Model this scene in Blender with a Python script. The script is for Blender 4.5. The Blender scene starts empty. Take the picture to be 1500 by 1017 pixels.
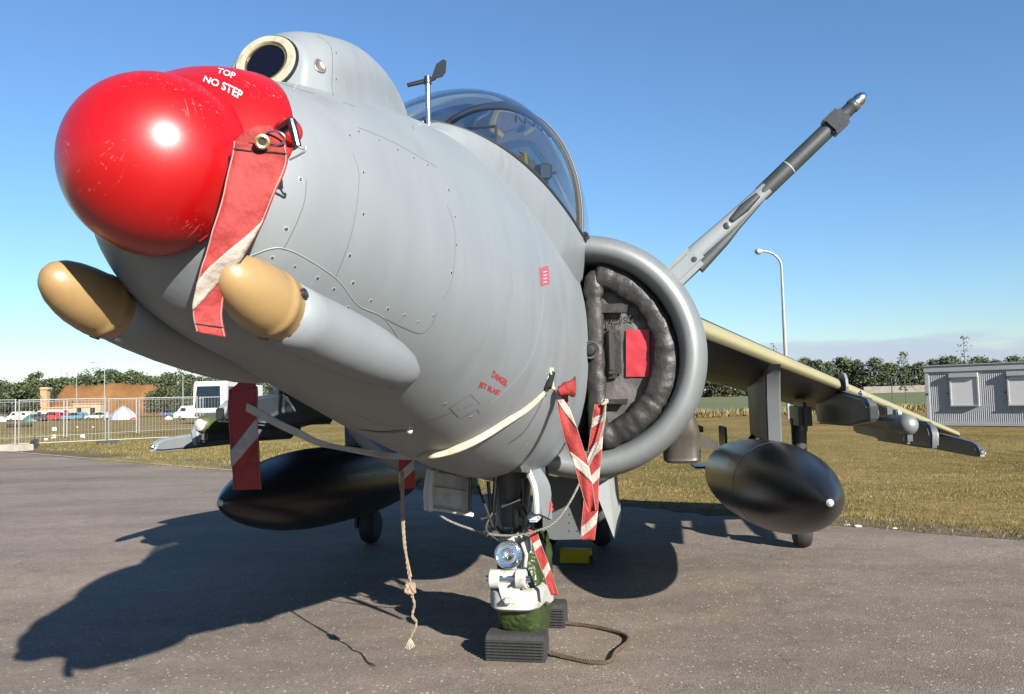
import bpy, bmesh, math, random
from mathutils import Vector, Matrix, noise
from mathutils.bvhtree import BVHTree
random.seed(7)
PI = math.pi
scene = bpy.context.scene
COL = scene.collection

# ------------------------------------------------------------------ camera
FPX = 1170.0                       # focal length in pixels of the 1500 px wide photograph
EYE = 1.42
PITCH = math.atan((580 - 508.5) / FPX)
ROLL = math.radians(1.5)
cam_d = bpy.data.cameras.new('camera')
cam_d.sensor_width = 36.0
cam_d.lens = 36.0 * FPX / 1500.0
cam_d.clip_start = 0.05
cam_d.clip_end = 6000
cam = bpy.data.objects.new('camera', cam_d)
COL.objects.link(cam)
FW = Vector((0, math.cos(PITCH), math.sin(PITCH)))
UP0 = Vector((0, -math.sin(PITCH), math.cos(PITCH)))
RT = Vector((1, 0, 0)) * math.cos(ROLL) - UP0 * math.sin(ROLL)
UPV = UP0 * math.cos(ROLL) + Vector((1, 0, 0)) * math.sin(ROLL)
CAM = Vector((0, 0, EYE))
m3 = Matrix((RT, UPV, -FW)).transposed()
cam.matrix_world = Matrix.Translation(CAM) @ m3.to_4x4()
scene.camera = cam

# ------------------------------------------------------------------ sky and sun
SUN_V = Vector((1.2, -1.89, 1.0)).normalized()          # towards the sun
SUN_EL = math.asin(SUN_V.z)
SUN_AZ = math.atan2(SUN_V.x, SUN_V.y)
world = bpy.data.worlds.new('World')
scene.world = world
world.use_nodes = True
wn = world.node_tree.nodes
wl = world.node_tree.links
wn.clear()
w_out = wn.new('ShaderNodeOutputWorld')
w_bg = wn.new('ShaderNodeBackground')
w_bg.inputs['Strength'].default_value = 0.05
sky = wn.new('ShaderNodeTexSky')
sky.sky_type = 'NISHITA'
sky.sun_disc = False
sky.sun_elevation = SUN_EL
sky.sun_rotation = SUN_AZ
sky.altitude = 100
sky.air_density = 1.25
sky.dust_density = 0.1
sky.ozone_density = 7.0
wl.new(sky.outputs[0], w_bg.inputs['Color'])
wl.new(w_bg.outputs[0], w_out.inputs['Surface'])

sun_d = bpy.data.lights.new('sun', 'SUN')
sun_d.energy = 5.0
sun_d.angle = math.radians(0.55)
sun_d.color = (1.0, 0.95, 0.87)
sun = bpy.data.objects.new('sun', sun_d)
COL.objects.link(sun)
sun.rotation_euler = SUN_V.to_track_quat('Z', 'Y').to_euler()
sun.location = (8, -12, 10)

scene.view_settings.view_transform = 'Standard'
scene.view_settings.look = 'None'
scene.view_settings.gamma = 1.0
scene.view_settings.exposure = 1.75
scene.view_settings.use_curve_mapping = False
scene.render.engine = 'CYCLES'
scene.cycles.max_bounces = 8
scene.cycles.transparent_max_bounces = 16

# ------------------------------------------------------------------ measuring helpers
def ray(px, py):
    return FW + RT * ((px - 750) / FPX) - UPV * ((py - 508.5) / FPX)
def ground(px, py, z=0.0):
    r = ray(px, py)
    return CAM + r * ((z - EYE) / r.z)
def at_y(px, py, Y):
    r = ray(px, py)
    return CAM + r * (Y / r.y)
PSI = math.radians(11.0)
g0 = ground(757, 940)
JET = Vector((g0.x, g0.y, 0))
JET_ROT = -(PI / 2 + PSI)
JM = Matrix.Translation(JET) @ Matrix.Rotation(JET_ROT, 4, 'Z')
JMI = JM.inverted()
CAMB = JMI @ CAM                    # camera in aircraft coordinates: x forward, y port, z up
def rayb(px, py):
    return (JMI.to_3x3() @ ray(px, py)).normalized()
def at_s(px, py, s):
    r = rayb(px, py)
    return CAMB + r * ((s - CAMB.x) / r.x)
def at_p(px, py, p):
    r = rayb(px, py)
    return CAMB + r * ((p - CAMB.y) / r.y)

# ------------------------------------------------------------------ object helpers
def link(o, parent=None):
    COL.objects.link(o)
    if parent is not None:
        o.parent = parent
    return o
def mesh_obj(name, verts, faces, mat=None, parent=None, smooth=True):
    me = bpy.data.meshes.new(name)
    me.from_pydata([tuple(v) for v in verts], [], faces)
    me.update()
    if smooth:
        me.polygons.foreach_set('use_smooth', [True] * len(me.polygons))
    if mat:
        me.materials.append(mat)
    return link(bpy.data.objects.new(name, me), parent)
def empty(name, loc=(0, 0, 0), rz=0.0):
    o = bpy.data.objects.new(name, None)
    o.empty_display_size = 0.2
    COL.objects.link(o)
    o.location = loc
    o.rotation_euler = (0, 0, rz)
    return o
def tag(o, label=None, cat=None, group=None, kind=None):
    if label: o['label'] = label
    if cat: o['category'] = cat
    if group: o['group'] = group
    if kind: o['kind'] = kind
    return o
def fix_normals(o):
    bm = bmesh.new(); bm.from_mesh(o.data)
    bmesh.ops.recalc_face_normals(bm, faces=bm.faces)
    bm.to_mesh(o.data); bm.free()
    return o
def sharp(o, ang=35):
    """shade smooth, keep edges steeper than ang sharp"""
    bm = bmesh.new(); bm.from_mesh(o.data)
    for e in bm.edges:
        if len(e.link_faces) == 2 and e.calc_face_angle(0) > math.radians(ang):
            e.smooth = False
    bm.to_mesh(o.data); bm.free()
    return o

class MB:
    """collects shapes, builds ONE mesh object"""
    def __init__(self): self.v = []; self.f = []
    def add(self, vs, fs):
        b = len(self.v)
        self.v += [Vector(v) for v in vs]
        self.f += [tuple(i + b for i in f) for f in fs]
        return self
    def box(self, c, d, rot=None, bev=0.0):
        bm = bmesh.new()
        bmesh.ops.create_cube(bm, size=1.0)
        for v in bm.verts: v.co = Vector((v.co.x * d[0], v.co.y * d[1], v.co.z * d[2]))
        if bev > 0:
            bmesh.ops.bevel(bm, geom=list(bm.edges), offset=bev, segments=2, affect='EDGES')
        R = rot if rot is not None else Matrix.Identity(3)
        bm.verts.index_update()
        self.add([R @ v.co + Vector(c) for v in bm.verts], [[v.index for v in f.verts] for f in bm.faces])
        bm.free()
        return self
    def tube(self, pts, r, n=10, caps=True):
        pts = [Vector(p) for p in pts]
        rs = r if isinstance(r, (list, tuple)) else [r] * len(pts)
        vs, fs = [], []
        prev = None
        for i, p in enumerate(pts):
            t = (pts[min(i + 1, len(pts) - 1)] - pts[max(i - 1, 0)]).normalized()
            if prev is None:
                a = Vector((0, 0, 1)) if abs(t.z) < 0.9 else Vector((1, 0, 0))
                e1 = t.cross(a).normalized()
            else:
                e1 = (prev - t * prev.dot(t)).normalized()
            prev = e1
            e2 = t.cross(e1)
            for k in range(n):
                a = 2 * PI * k / n
                vs.append(p + (e1 * math.cos(a) + e2 * math.sin(a)) * rs[i])
        for i in range(len(pts) - 1):
            for k in range(n):
                fs.append((i * n + k, i * n + (k + 1) % n, (i + 1) * n + (k + 1) % n, (i + 1) * n + k))
        if caps:
            fs.append(tuple(range(n))[::-1])
            fs.append(tuple((len(pts) - 1) * n + k for k in range(n)))
        return self.add(vs, fs)
    def lathe(self, a, axis, prof, n=20, caps=True):
        """prof: list of (distance along axis, radius)"""
        axis = Vector(axis).normalized()
        return self.tube2([(Vector(a) + axis * d, rr) for d, rr in prof], axis, n, caps)
    def tube2(self, rows, axis, n, caps):
        h = Vector((0, 0, 1)) if abs(axis.z) < 0.9 else Vector((1, 0, 0))
        e1 = axis.cross(h).normalized(); e2 = axis.cross(e1)
        vs, fs = [], []
        for c, r in rows:
            for k in range(n):
                a = 2 * PI * k / n
                vs.append(c + (e1 * math.cos(a) + e2 * math.sin(a)) * r)
        for i in range(len(rows) - 1):
            for k in range(n):
                fs.append((i * n + k, i * n + (k + 1) % n, (i + 1) * n + (k + 1) % n, (i + 1) * n + k))
        if caps:
            fs.append(tuple(range(n))[::-1])
            fs.append(tuple((len(rows) - 1) * n + k for k in range(n)))
        return self.add(vs, fs)
    def prism(self, poly, axis_vec):
        """poly: list of 3D points (planar); extruded by axis_vec"""
        n = len(poly); a = Vector(axis_vec)
        vs = [Vector(p) for p in poly] + [Vector(p) + a for p in poly]
        fs = [tuple(range(n))[::-1], tuple(range(n, 2 * n))]
        for k in range(n): fs.append((k, (k + 1) % n, n + (k + 1) % n, n + k))
        return self.add(vs, fs)
    def build(self, name, mat, parent=None, smooth=True, ang=35):
        o = mesh_obj(name, self.v, self.f, mat, parent, smooth)
        fix_normals(o)
        if smooth: sharp(o, ang)
        return o

def interp(tab, x):
    """smooth (Catmull-Rom) interpolation of rows [x, a, b, ...] sorted ascending"""
    n = len(tab)
    if x <= tab[0][0]: return list(tab[0][1:])
    if x >= tab[-1][0]: return list(tab[-1][1:])
    for i in range(n - 1):
        if tab[i][0] <= x <= tab[i + 1][0]: break
    x0, x1 = tab[i][0], tab[i + 1][0]
    t = (x - x0) / (x1 - x0)
    out = []
    for k in range(1, len(tab[0])):
        y0, y1 = tab[i][k], tab[i + 1][k]
        d = (y1 - y0) / (x1 - x0)
        m0 = d if i == 0 else (y1 - tab[i - 1][k]) / (x1 - tab[i - 1][0])
        m1 = d if i == n - 2 else (tab[i + 2][k] - y0) / (tab[i + 2][0] - x0)
        m0 *= (x1 - x0); m1 *= (x1 - x0)
        t2, t3 = t * t, t * t * t
        out.append((2*t3 - 3*t2 + 1) * y0 + (t3 - 2*t2 + t) * m0 + (-2*t3 + 3*t2) * y1 + (t3 - t2) * m1)
    return out
def smooth_pts(pts, k=6):
    """Catmull-Rom through 3D points"""
    pts = [Vector(p) for p in pts]
    out = []
    for i in range(len(pts) - 1):
        p0 = pts[max(i - 1, 0)]; p1 = pts[i]; p2 = pts[i + 1]; p3 = pts[min(i + 2, len(pts) - 1)]
        for j in range(k):
            t = j / k
            out.append(0.5 * ((2 * p1) + (p2 - p0) * t + (2*p0 - 5*p1 + 4*p2 - p3) * t*t + (3*p1 - p0 - 3*p2 + p3) * t*t*t))
    out.append(pts[-1])
    return out

# ------------------------------------------------------------------ materials
def new_mat(name):
    m = bpy.data.materials.new(name)
    m.use_nodes = True
    nt = m.node_tree
    return m, nt, nt.nodes['Principled BSDF']
ALB = 0.56     # the photograph is exposed bright: real surfaces are this much darker than they look
def alb(c): return tuple(q * ALB for q in c)
def mat(name, col, rough=0.5, metal=0.0, var=0.0, vscale=6.0, bump=0.0, bscale=40.0, coat=0.0, spec=None, dirt=None, dscale=3.0, damount=0.5):
    """procedural paint: base colour with noise variation, optional dirt colour patches, optional bump"""
    m, nt, b = new_mat(name)
    col = alb(col) if metal < 0.8 else tuple(q * 0.85 for q in col)
    if dirt: dirt = alb(dirt)
    N, L = nt.nodes, nt.links
    b.inputs['Roughness'].default_value = rough
    b.inputs['Metallic'].default_value = metal
    if coat: b.inputs['Coat Weight'].default_value = coat
    if spec is not None: b.inputs['Specular IOR Level'].default_value = spec
    c4 = (*col, 1)
    b.inputs['Base Color'].default_value = c4
    tc = N.new('ShaderNodeTexCoord')
    if var > 0 or dirt:
        n1 = N.new('ShaderNodeTexNoise'); n1.inputs['Scale'].default_value = vscale; n1.inputs['Detail'].default_value = 6
        L.new(tc.outputs['Object'], n1.inputs['Vector'])
        mr = N.new('ShaderNodeMapRange')
        mr.inputs['From Min'].default_value = 0.3; mr.inputs['From Max'].default_value = 0.7
        mr.inputs['To Min'].default_value = 1 - var; mr.inputs['To Max'].default_value = 1 + var
        L.new(n1.outputs['Fac'], mr.inputs['Value'])
        mul = N.new('ShaderNodeVectorMath'); mul.operation = 'SCALE'
        mul.inputs[0].default_value = col
        L.new(mr.outputs[0], mul.inputs['Scale'])
        src = mul.outputs[0]
        if dirt:
            n2 = N.new('ShaderNodeTexNoise'); n2.inputs['Scale'].default_value = dscale; n2.inputs['Detail'].default_value = 8
            n2.inputs['Roughness'].default_value = 0.65
            L.new(tc.outputs['Object'], n2.inputs['Vector'])
            r2 = N.new('ShaderNodeMapRange')
            r2.inputs['From Min'].default_value = 0.5; r2.inputs['From Max'].default_value = 0.72
            r2.inputs['To Max'].default_value = damount
            L.new(n2.outputs['Fac'], r2.inputs['Value'])
            mx = N.new('ShaderNodeMix'); mx.data_type = 'RGBA'
            L.new(r2.outputs[0], mx.inputs[0]); L.new(src, mx.inputs[6]); mx.inputs[7].default_value = (*dirt, 1)
            src = mx.outputs[2]
            rr = N.new('ShaderNodeMapRange'); rr.inputs['To Min'].default_value = rough; rr.inputs['To Max'].default_value = min(1, rough + 0.25)
            L.new(r2.outputs[0], rr.inputs['Value']); L.new(rr.outputs[0], b.inputs['Roughness'])
        L.new(src, b.inputs['Base Color'])
    if bump > 0:
        n3 = N.new('ShaderNodeTexNoise'); n3.inputs['Scale'].default_value = bscale; n3.inputs['Detail'].default_value = 4
        L.new(tc.outputs['Object'], n3.inputs['Vector'])
        bp = N.new('ShaderNodeBump'); bp.inputs['Strength'].default_value = bump; bp.inputs['Distance'].default_value = 0.02
        L.new(n3.outputs['Fac'], bp.inputs['Height']); L.new(bp.outputs[0], b.inputs['Normal'])
    return m
# aircraft grey: satin paint, fine mottling, streaks that run down the frames, small scuffs
def grey_paint(name, col, streak=0.07):
    col = alb(col)
    m, nt, b = new_mat(name)
    N, L = nt.nodes, nt.links
    tc = N.new('ShaderNodeTexCoord')
    mp = N.new('ShaderNodeMapping'); mp.inputs['Scale'].default_value = (9, 9, 1.3)
    L.new(tc.outputs['Object'], mp.inputs['Vector'])
    a = N.new('ShaderNodeTexNoise'); a.inputs['Scale'].default_value = 1.2; a.inputs['Detail'].default_value = 7; a.inputs['Roughness'].default_value = 0.6
    L.new(mp.outputs[0], a.inputs['Vector'])
    c = N.new('ShaderNodeTexNoise'); c.inputs['Scale'].default_value = 3.0; c.inputs['Detail'].default_value = 5
    L.new(tc.outputs['Object'], c.inputs['Vector'])
    s = N.new('ShaderNodeTexNoise'); s.inputs['Scale'].default_value = 60; s.inputs['Detail'].default_value = 3
    L.new(tc.outputs['Object'], s.inputs['Vector'])
    add = N.new('ShaderNodeMath'); add.operation = 'ADD'
    L.new(a.outputs['Fac'], add.inputs[0]); L.new(c.outputs['Fac'], add.inputs[1])
    mr = N.new('ShaderNodeMapRange'); mr.inputs['From Min'].default_value = 0.7; mr.inputs['From Max'].default_value = 1.3
    mr.inputs['To Min'].default_value = 1 - streak; mr.inputs['To Max'].default_value = 1 + streak * 0.7
    L.new(add.outputs[0], mr.inputs['Value'])
    sc = N.new('ShaderNodeVectorMath'); sc.operation = 'SCALE'; sc.inputs[0].default_value = col
    L.new(mr.outputs[0], sc.inputs['Scale'])
    # scuffs: sparse darker smears
    r2 = N.new('ShaderNodeMapRange'); r2.inputs['From Min'].default_value = 0.56; r2.inputs['From Max'].default_value = 0.76; r2.inputs['To Max'].default_value = 0.55
    a2 = N.new('ShaderNodeTexNoise'); a2.inputs['Scale'].default_value = 2.2; a2.inputs['Detail'].default_value = 9; a2.inputs['Roughness'].default_value = 0.7
    mp2 = N.new('ShaderNodeMapping'); mp2.inputs['Scale'].default_value = (2.6, 2.6, 0.8); mp2.inputs['Location'].default_value = (3.1, 1.2, 0.4)
    L.new(tc.outputs['Object'], mp2.inputs['Vector']); L.new(mp2.outputs[0], a2.inputs['Vector'])
    L.new(a2.outputs['Fac'], r2.inputs['Value'])
    mx = N.new('ShaderNodeMix'); mx.data_type = 'RGBA'
    L.new(r2.outputs[0], mx.inputs[0]); L.new(sc.outputs[0], mx.inputs[6])
    mx.inputs[7].default_value = (col[0] * 0.62, col[1] * 0.6, col[2] * 0.57, 1)
    L.new(mx.outputs[2], b.inputs['Base Color'])
    rr = N.new('ShaderNodeMapRange'); rr.inputs['To Min'].default_value = 0.36; rr.inputs['To Max'].default_value = 0.56
    L.new(c.outputs['Fac'], rr.inputs['Value']); L.new(rr.outputs[0], b.inputs['Roughness'])
    bp = N.new('ShaderNodeBump'); bp.inputs['Strength'].default_value = 0.06; bp.inputs['Distance'].default_value = 0.004
    L.new(s.outputs['Fac'], bp.inputs['Height'])
    bp2 = N.new('ShaderNodeBump'); bp2.inputs['Strength'].default_value = 0.10; bp2.inputs['Distance'].default_value = 0.03
    L.new(c.outputs['Fac'], bp2.inputs['Height']); L.new(bp.outputs[0], bp2.inputs['Normal'])
    L.new(bp2.outputs[0], b.inputs['Normal'])
    b.inputs['Specular IOR Level'].default_value = 0.45
    return m
M = {}
M['grey'] = grey_paint('aircraft_grey_paint', (0.235, 0.262, 0.275))
M['hump'] = grey_paint('aircraft_light_grey_paint', (0.25, 0.278, 0.29), 0.06)
M['dgrey'] = grey_paint('dark_grey_with_wing_shade', (0.05, 0.056, 0.06))  # lowered so the shade under the wings is part of the colour
M['lip'] = grey_paint('intake_lip_worn_paint', (0.24, 0.262, 0.262), 0.12)
M['lip'].node_tree.nodes['Principled BSDF'].inputs['Metallic'].default_value = 0.35
M['probe'] = mat('probe_dark_green_grey', (0.040, 0.050, 0.050), 0.5, var=0.15, bump=0.04, bscale=60)
M['seam'] = mat('panel_seam', (0.10, 0.11, 0.115), 0.6, var=0.2)
M['pale'] = mat('panel_pale_edge', (0.33, 0.35, 0.36), 0.5, var=0.1)
M['screw'] = mat('fastener_steel', (0.10, 0.10, 0.10), 0.4, 0.6, var=0.3)
M['screwring'] = mat('fastener_ring', (0.34, 0.36, 0.37), 0.5, 0.1, var=0.2)
M['tan'] = mat('radome_tan', (0.37, 0.24, 0.10), 0.36, var=0.08, vscale=5, dirt=(0.24, 0.135, 0.05), dscale=7, damount=0.6, bump=0.05, bscale=30)
M['letan'] = mat('leading_edge_tape', (0.27, 0.25, 0.135), 0.5, var=0.08, dirt=(0.2, 0.18, 0.1), damount=0.4)
M['black'] = mat('satin_black', (0.012, 0.012, 0.013), 0.35, var=0.2, bump=0.04)
M['tank'] = mat('drop_tank_black_paint', (0.011, 0.0125, 0.015), 0.30, var=0.25, vscale=4, bump=0.12, bscale=70)
M['rubber'] = mat('rubber', (0.018, 0.018, 0.018), 0.75, var=0.25, bump=0.2)
M['white'] = mat('gear_white_paint', (0.50, 0.50, 0.475), 0.4, var=0.08, dirt=(0.22, 0.19, 0.15), dscale=11, damount=0.75)
M['pgrey'] = mat('bay_pale_grey', (0.50, 0.52, 0.50), 0.5, var=0.1, dirt=(0.2, 0.18, 0.15), dscale=8, damount=0.6)
M['steel'] = mat('polished_steel', (0.62, 0.62, 0.60), 0.22, 1.0, var=0.1)
M['dsteel'] = mat('dark_steel', (0.10, 0.10, 0.10), 0.35, 0.9, var=0.3)
M['brass'] = mat('brass', (0.45, 0.33, 0.16), 0.35, 0.9, var=0.2)
M['dash'] = mat('cockpit_black', (0.02, 0.02, 0.022), 0.7, var=0.2)
M['coaming'] = mat('coaming_fabric', (0.22, 0.18, 0.18), 0.85, var=0.15, bump=0.3, bscale=50)
M['yellow'] = mat('safety_yellow', (0.62, 0.46, 0.01), 0.5, var=0.1)
M['olive'] = mat('olive_paint', (0.075, 0.085, 0.03), 0.45, var=0.15)
M['rope'] = mat('hemp_rope', (0.34, 0.25, 0.17), 0.9, var=0.25, vscale=60, bump=0.5, bscale=200)
M['ropebrown'] = mat('brown_rope', (0.10, 0.062, 0.032), 0.9, var=0.3, vscale=80, bump=0.5, bscale=200)
M['strap'] = mat('cotton_strap', (0.50, 0.43, 0.32), 0.85, var=0.10, vscale=10, dirt=(0.40, 0.32, 0.22), dscale=12, damount=0.5, bump=0.25, bscale=150)
M['wrap'] = mat('green_wheel_wrap', (0.032, 0.050, 0.014), 0.30, var=0.3, vscale=14, bump=1.0, bscale=22)
M['redcloth'] = mat('streamer_red_cloth', (0.33, 0.021, 0.017), 0.8, var=0.12, vscale=9, dirt=(0.14, 0.012, 0.010), dscale=9, damount=0.8, bump=0.35, bscale=35)
M['whitecloth'] = mat('streamer_pale_stripe', (0.42, 0.37, 0.32), 0.75, var=0.12, vscale=12, dirt=(0.30, 0.22, 0.17), dscale=14, damount=0.7, bump=0.35, bscale=45)
M['stitch'] = mat('pale_stitching', (0.42, 0.20, 0.18), 0.8, var=0.2)
M['vinyl'] = mat('intake_blank_black_vinyl', (0.026, 0.025, 0.023), 0.50, var=0.3, vscale=7, dirt=(0.06, 0.05, 0.042), dscale=5, damount=0.7, bump=0.6, bscale=13, spec=0.32)
M['vinylflat'] = mat('intake_blank_grey_vinyl', (0.065, 0.060, 0.055), 0.55, var=0.25, vscale=8, dirt=(0.16, 0.13, 0.11), dscale=6, damount=0.7, bump=0.35, bscale=14)
M['redpatch'] = mat('red_patch', (0.40, 0.008, 0.02), 0.5, var=0.12, vscale=12)
M['redpaint'] = mat('red_stencil', (0.50, 0.03, 0.035), 0.6, var=0.1)
M['pinkpaint'] = mat('faded_red_placard', (0.42, 0.075, 0.11), 0.6, var=0.15, vscale=40)
M['whitepaint'] = mat('white_stencil', (0.78, 0.72, 0.70), 0.6, var=0.1)
M['ink'] = mat('black_marker', (0.01, 0.01, 0.01), 0.7, var=0.1)
M['nozzle'] = mat('heat_stained_nozzle', (0.10, 0.088, 0.075), 0.5, 0.5, var=0.25, vscale=8, dirt=(0.20, 0.15, 0.10), damount=0.6)

def red_cover_mat():
    m, nt, b = new_mat('red_gloss_cover')
    N, L = nt.nodes, nt.links
    tc = N.new('ShaderNodeTexCoord')
    n = N.new('ShaderNodeTexNoise'); n.inputs['Scale'].default_value = 7; n.inputs['Detail'].default_value = 5
    L.new(tc.outputs['Object'], n.inputs['Vector'])
    mr = N.new('ShaderNodeMapRange'); mr.inputs['To Min'].default_value = 0.8; mr.inputs['To Max'].default_value = 1.15
    L.new(n.outputs['Fac'], mr.inputs['Value'])
    sc = N.new('ShaderNodeVectorMath'); sc.operation = 'SCALE'; sc.inputs[0].default_value = (0.245, 0.0013, 0.002)
    L.new(mr.outputs[0], sc.inputs['Scale'])
    # scratches: stretched thin noise ridges at a few angles, only on patches
    prev = sc.outputs[0]
    scr = []
    for ang, off in ((0.5, 0), (1.2, 3.3), (-0.4, 7.1), (2.2, 11.7)):
        mp0 = N.new('ShaderNodeMapping'); mp0.inputs['Rotation'].default_value = (ang, 0.15, 0.2); L.new(tc.outputs['Object'], mp0.inputs['Vector'])
        mp = N.new('ShaderNodeMapping'); mp.inputs['Scale'].default_value = (150, 7, 150); mp.inputs['Location'].default_value = (off, off, 0)
        L.new(mp0.outputs[0], mp.inputs['Vector'])
        t = N.new('ShaderNodeTexNoise'); t.inputs['Scale'].default_value = 1.0; t.inputs['Detail'].default_value = 2
        L.new(mp.outputs[0], t.inputs['Vector'])
        r = N.new('ShaderNodeMapRange'); r.inputs['From Min'].default_value = 0.67; r.inputs['From Max'].default_value = 0.73
        L.new(t.outputs['Fac'], r.inputs['Value'])
        scr.append(r.outputs[0])
    a = scr[0]
    for q in scr[1:]:
        mm = N.new('ShaderNodeMath'); mm.operation = 'MAXIMUM'; L.new(a, mm.inputs[0]); L.new(q, mm.inputs[1]); a = mm.outputs[0]
    pn = N.new('ShaderNodeTexNoise'); pn.inputs['Scale'].default_value = 9; pn.inputs['Detail'].default_value = 3
    L.new(tc.outputs['Object'], pn.inputs['Vector'])
    pr = N.new('ShaderNodeMapRange'); pr.inputs['From Min'].default_value = 0.5; pr.inputs['From Max'].default_value = 0.62; pr.inputs['To Max'].default_value = 0.55
    L.new(pn.outputs['Fac'], pr.inputs['Value'])
    mu = N.new('ShaderNodeMath'); mu.operation = 'MULTIPLY'; L.new(a, mu.inputs[0]); L.new(pr.outputs[0], mu.inputs[1])
    mx = N.new('ShaderNodeMix'); mx.data_type = 'RGBA'
    L.new(mu.outputs[0], mx.inputs[0]); L.new(prev, mx.inputs[6]); mx.inputs[7].default_value = (0.36, 0.11, 0.10, 1)
    L.new(mx.outputs[2], b.inputs['Base Color'])
    rr = N.new('ShaderNodeMapRange'); rr.inputs['To Min'].default_value = 0.26; rr.inputs['To Max'].default_value = 0.42
    L.new(n.outputs['Fac'], rr.inputs['Value']); L.new(rr.outputs[0], b.inputs['Roughness'])
    b.inputs['Coat Weight'].default_value = 0.06
    b.inputs['Coat Roughness'].default_value = 0.18
    return m
M['redcover'] = red_cover_mat()

def glass_mat(name, tint, refl=1.0):
    m, nt, b = new_mat(name)
    N, L = nt.nodes, nt.links
    N.remove(b)
    out = N['Material Output']
    t = N.new('ShaderNodeBsdfTransparent'); t.inputs['Color'].default_value = (*tint, 1)
    g = N.new('ShaderNodeBsdfGlossy'); g.inputs['Roughness'].default_value = 0.03; g.inputs['Color'].default_value = (1, 1, 1, 1)
    f = N.new('ShaderNodeFresnel'); f.inputs['IOR'].default_value = 1.5
    tc = N.new('ShaderNodeTexCoord'); n = N.new('ShaderNodeTexNoise'); n.inputs['Scale'].default_value = 5
    L.new(tc.outputs['Object'], n.inputs['Vector'])
    mr = N.new('ShaderNodeMapRange'); mr.inputs['To Min'].default_value = 0.9 * refl; mr.inputs['To Max'].default_value = 1.15 * refl
    L.new(n.outputs['Fac'], mr.inputs['Value'])
    mu = N.new('ShaderNodeMath'); mu.operation = 'MULTIPLY'; mu.use_clamp = True
    L.new(f.outputs[0], mu.inputs[0]); L.new(mr.outputs[0], mu.inputs[1])
    mx = N.new('ShaderNodeMixShader')
    L.new(mu.outputs[0], mx.inputs[0]); L.new(t.outputs[0], mx.inputs[1]); L.new(g.outputs[0], mx.inputs[2])
    L.new(mx.outputs[0], out.inputs['Surface'])
    return m
M['canopy'] = glass_mat('tinted_canopy_acrylic', (0.90, 0.935, 0.96), 0.75)
M['glass'] = mat('dark_window_glass', (0.012, 0.02, 0.025), 0.06, var=0.1)
M['lens'] = mat('black_sensor_glass', (0.004, 0.004, 0.009), 0.05, var=0.1)
M['lampglass'] = glass_mat('lamp_lens_glass', (0.98, 0.98, 0.98), 0.35)
# ------------------------------------------------------------------ the aircraft
jet = empty('jet_aircraft', JET, JET_ROT)
tag(jet, 'grey military jump jet parked nose-on with its nose, intakes and nose wheel covered', 'aircraft')

# rows: s, top z, bottom z, half width, z of the widest line, upper and lower exponents
FUS = [
    [-8.6, 2.25, 1.95, 0.10, 2.10, 2.0, 2.0],
    [-7.0, 2.40, 1.72, 0.26, 2.06, 2.0, 2.0],
    [-5.0, 2.55, 1.38, 0.46, 1.90, 2.1, 2.2],
    [-3.0, 2.55, 1.05, 0.62, 1.75, 2.2, 2.4],
    [-1.5, 2.50, 0.96, 0.60, 1.70, 2.3, 2.4],
    [-0.5, 2.42, 0.94, 0.50, 1.70, 2.4, 2.3],
    [0.2, 2.38, 0.955, 0.475, 1.70, 2.5, 2.2],
    [0.7, 2.40, 1.01, 0.475, 1.72, 2.5, 2.15],
    [1.3, 2.418, 1.115, 0.46, 1.75, 2.35, 2.1],
    [1.9, 2.398, 1.255, 0.432, 1.78, 2.15, 2.1],
    [2.4, 2.312, 1.387, 0.390, 1.80, 2.06, 2.1],
    [2.8, 2.215, 1.49, 0.335, 1.82, 2.02, 2.08],
    [3.05, 2.135, 1.545, 0.288, 1.845, 2.0, 2.03],
    [3.2, 2.092, 1.607, 0.240, 1.855, 2.0, 2.0],
    [3.30, 2.035, 1.712, 0.164, 1.86, 2.0, 2.0],
]
def fus_pt(s, a, off=0.0):
    zt, zb, w, zw, nu, nl = interp(FUS, s)
    c, sn = math.cos(a), math.sin(a)
    n = nu if sn >= 0 else nl
    y = (w + off) * math.copysign(abs(c) ** (2 / n), c)
    h = (zt - zw if sn >= 0 else zw - zb) + off
    z = zw + h * math.copysign(abs(sn) ** (2 / n), sn)
    return Vector((s, y, z))
def frange(a, b, n): return [a + (b - a) * i / n for i in range(n + 1)]
NS = 96
stn = frange(3.30, 2.0, 44) + frange(2.0, 0.0, 46)[1:] + frange(0.0, -8.6, 50)[1:]
vs, fs = [], []
for s in stn:
    for k in range(NS): vs.append(fus_pt(s, 2 * PI * k / NS))
for i in range(len(stn) - 1):
    for k in range(NS):
        fs.append((i * NS + k, (i + 1) * NS + k, (i + 1) * NS + (k + 1) % NS, i * NS + (k + 1) % NS))
fs.append(tuple(range(NS)))
fs.append(tuple((len(stn) - 1) * NS + k for k in range(NS))[::-1])
# the nose gear bay is a hole in the belly: drop the faces over it
def in_bay(f):
    c = sum((vs[i] for i in f), Vector()) / len(f)
    return len(f) == 4 and 0.02 < c.x < 0.78 and abs(c.y) < 0.20 and c.z < 1.3
fs = [f for f in fs if not in_bay(f)]
fuselage = fix_normals(mesh_obj('fuselage', vs, fs, M['grey'], jet))
BV = BVHTree.FromPolygons(vs, fs)
def hit(px, py, bv=None):
    loc, nor, _, d = (bv or BV).ray_cast(CAMB, rayb(px, py))
    if loc is None: return None, None
    if nor.dot(CAMB - loc) < 0: nor = -nor
    return loc, nor
def drop(pt, nor, bv=None):
    """project a point along -nor on the skin"""
    loc, n2, _, d = (bv or BV).ray_cast(pt + nor * 0.15, -nor)
    if loc is None: return None, None
    if n2.dot(nor) < 0: n2 = -n2
    return loc, n2

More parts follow.
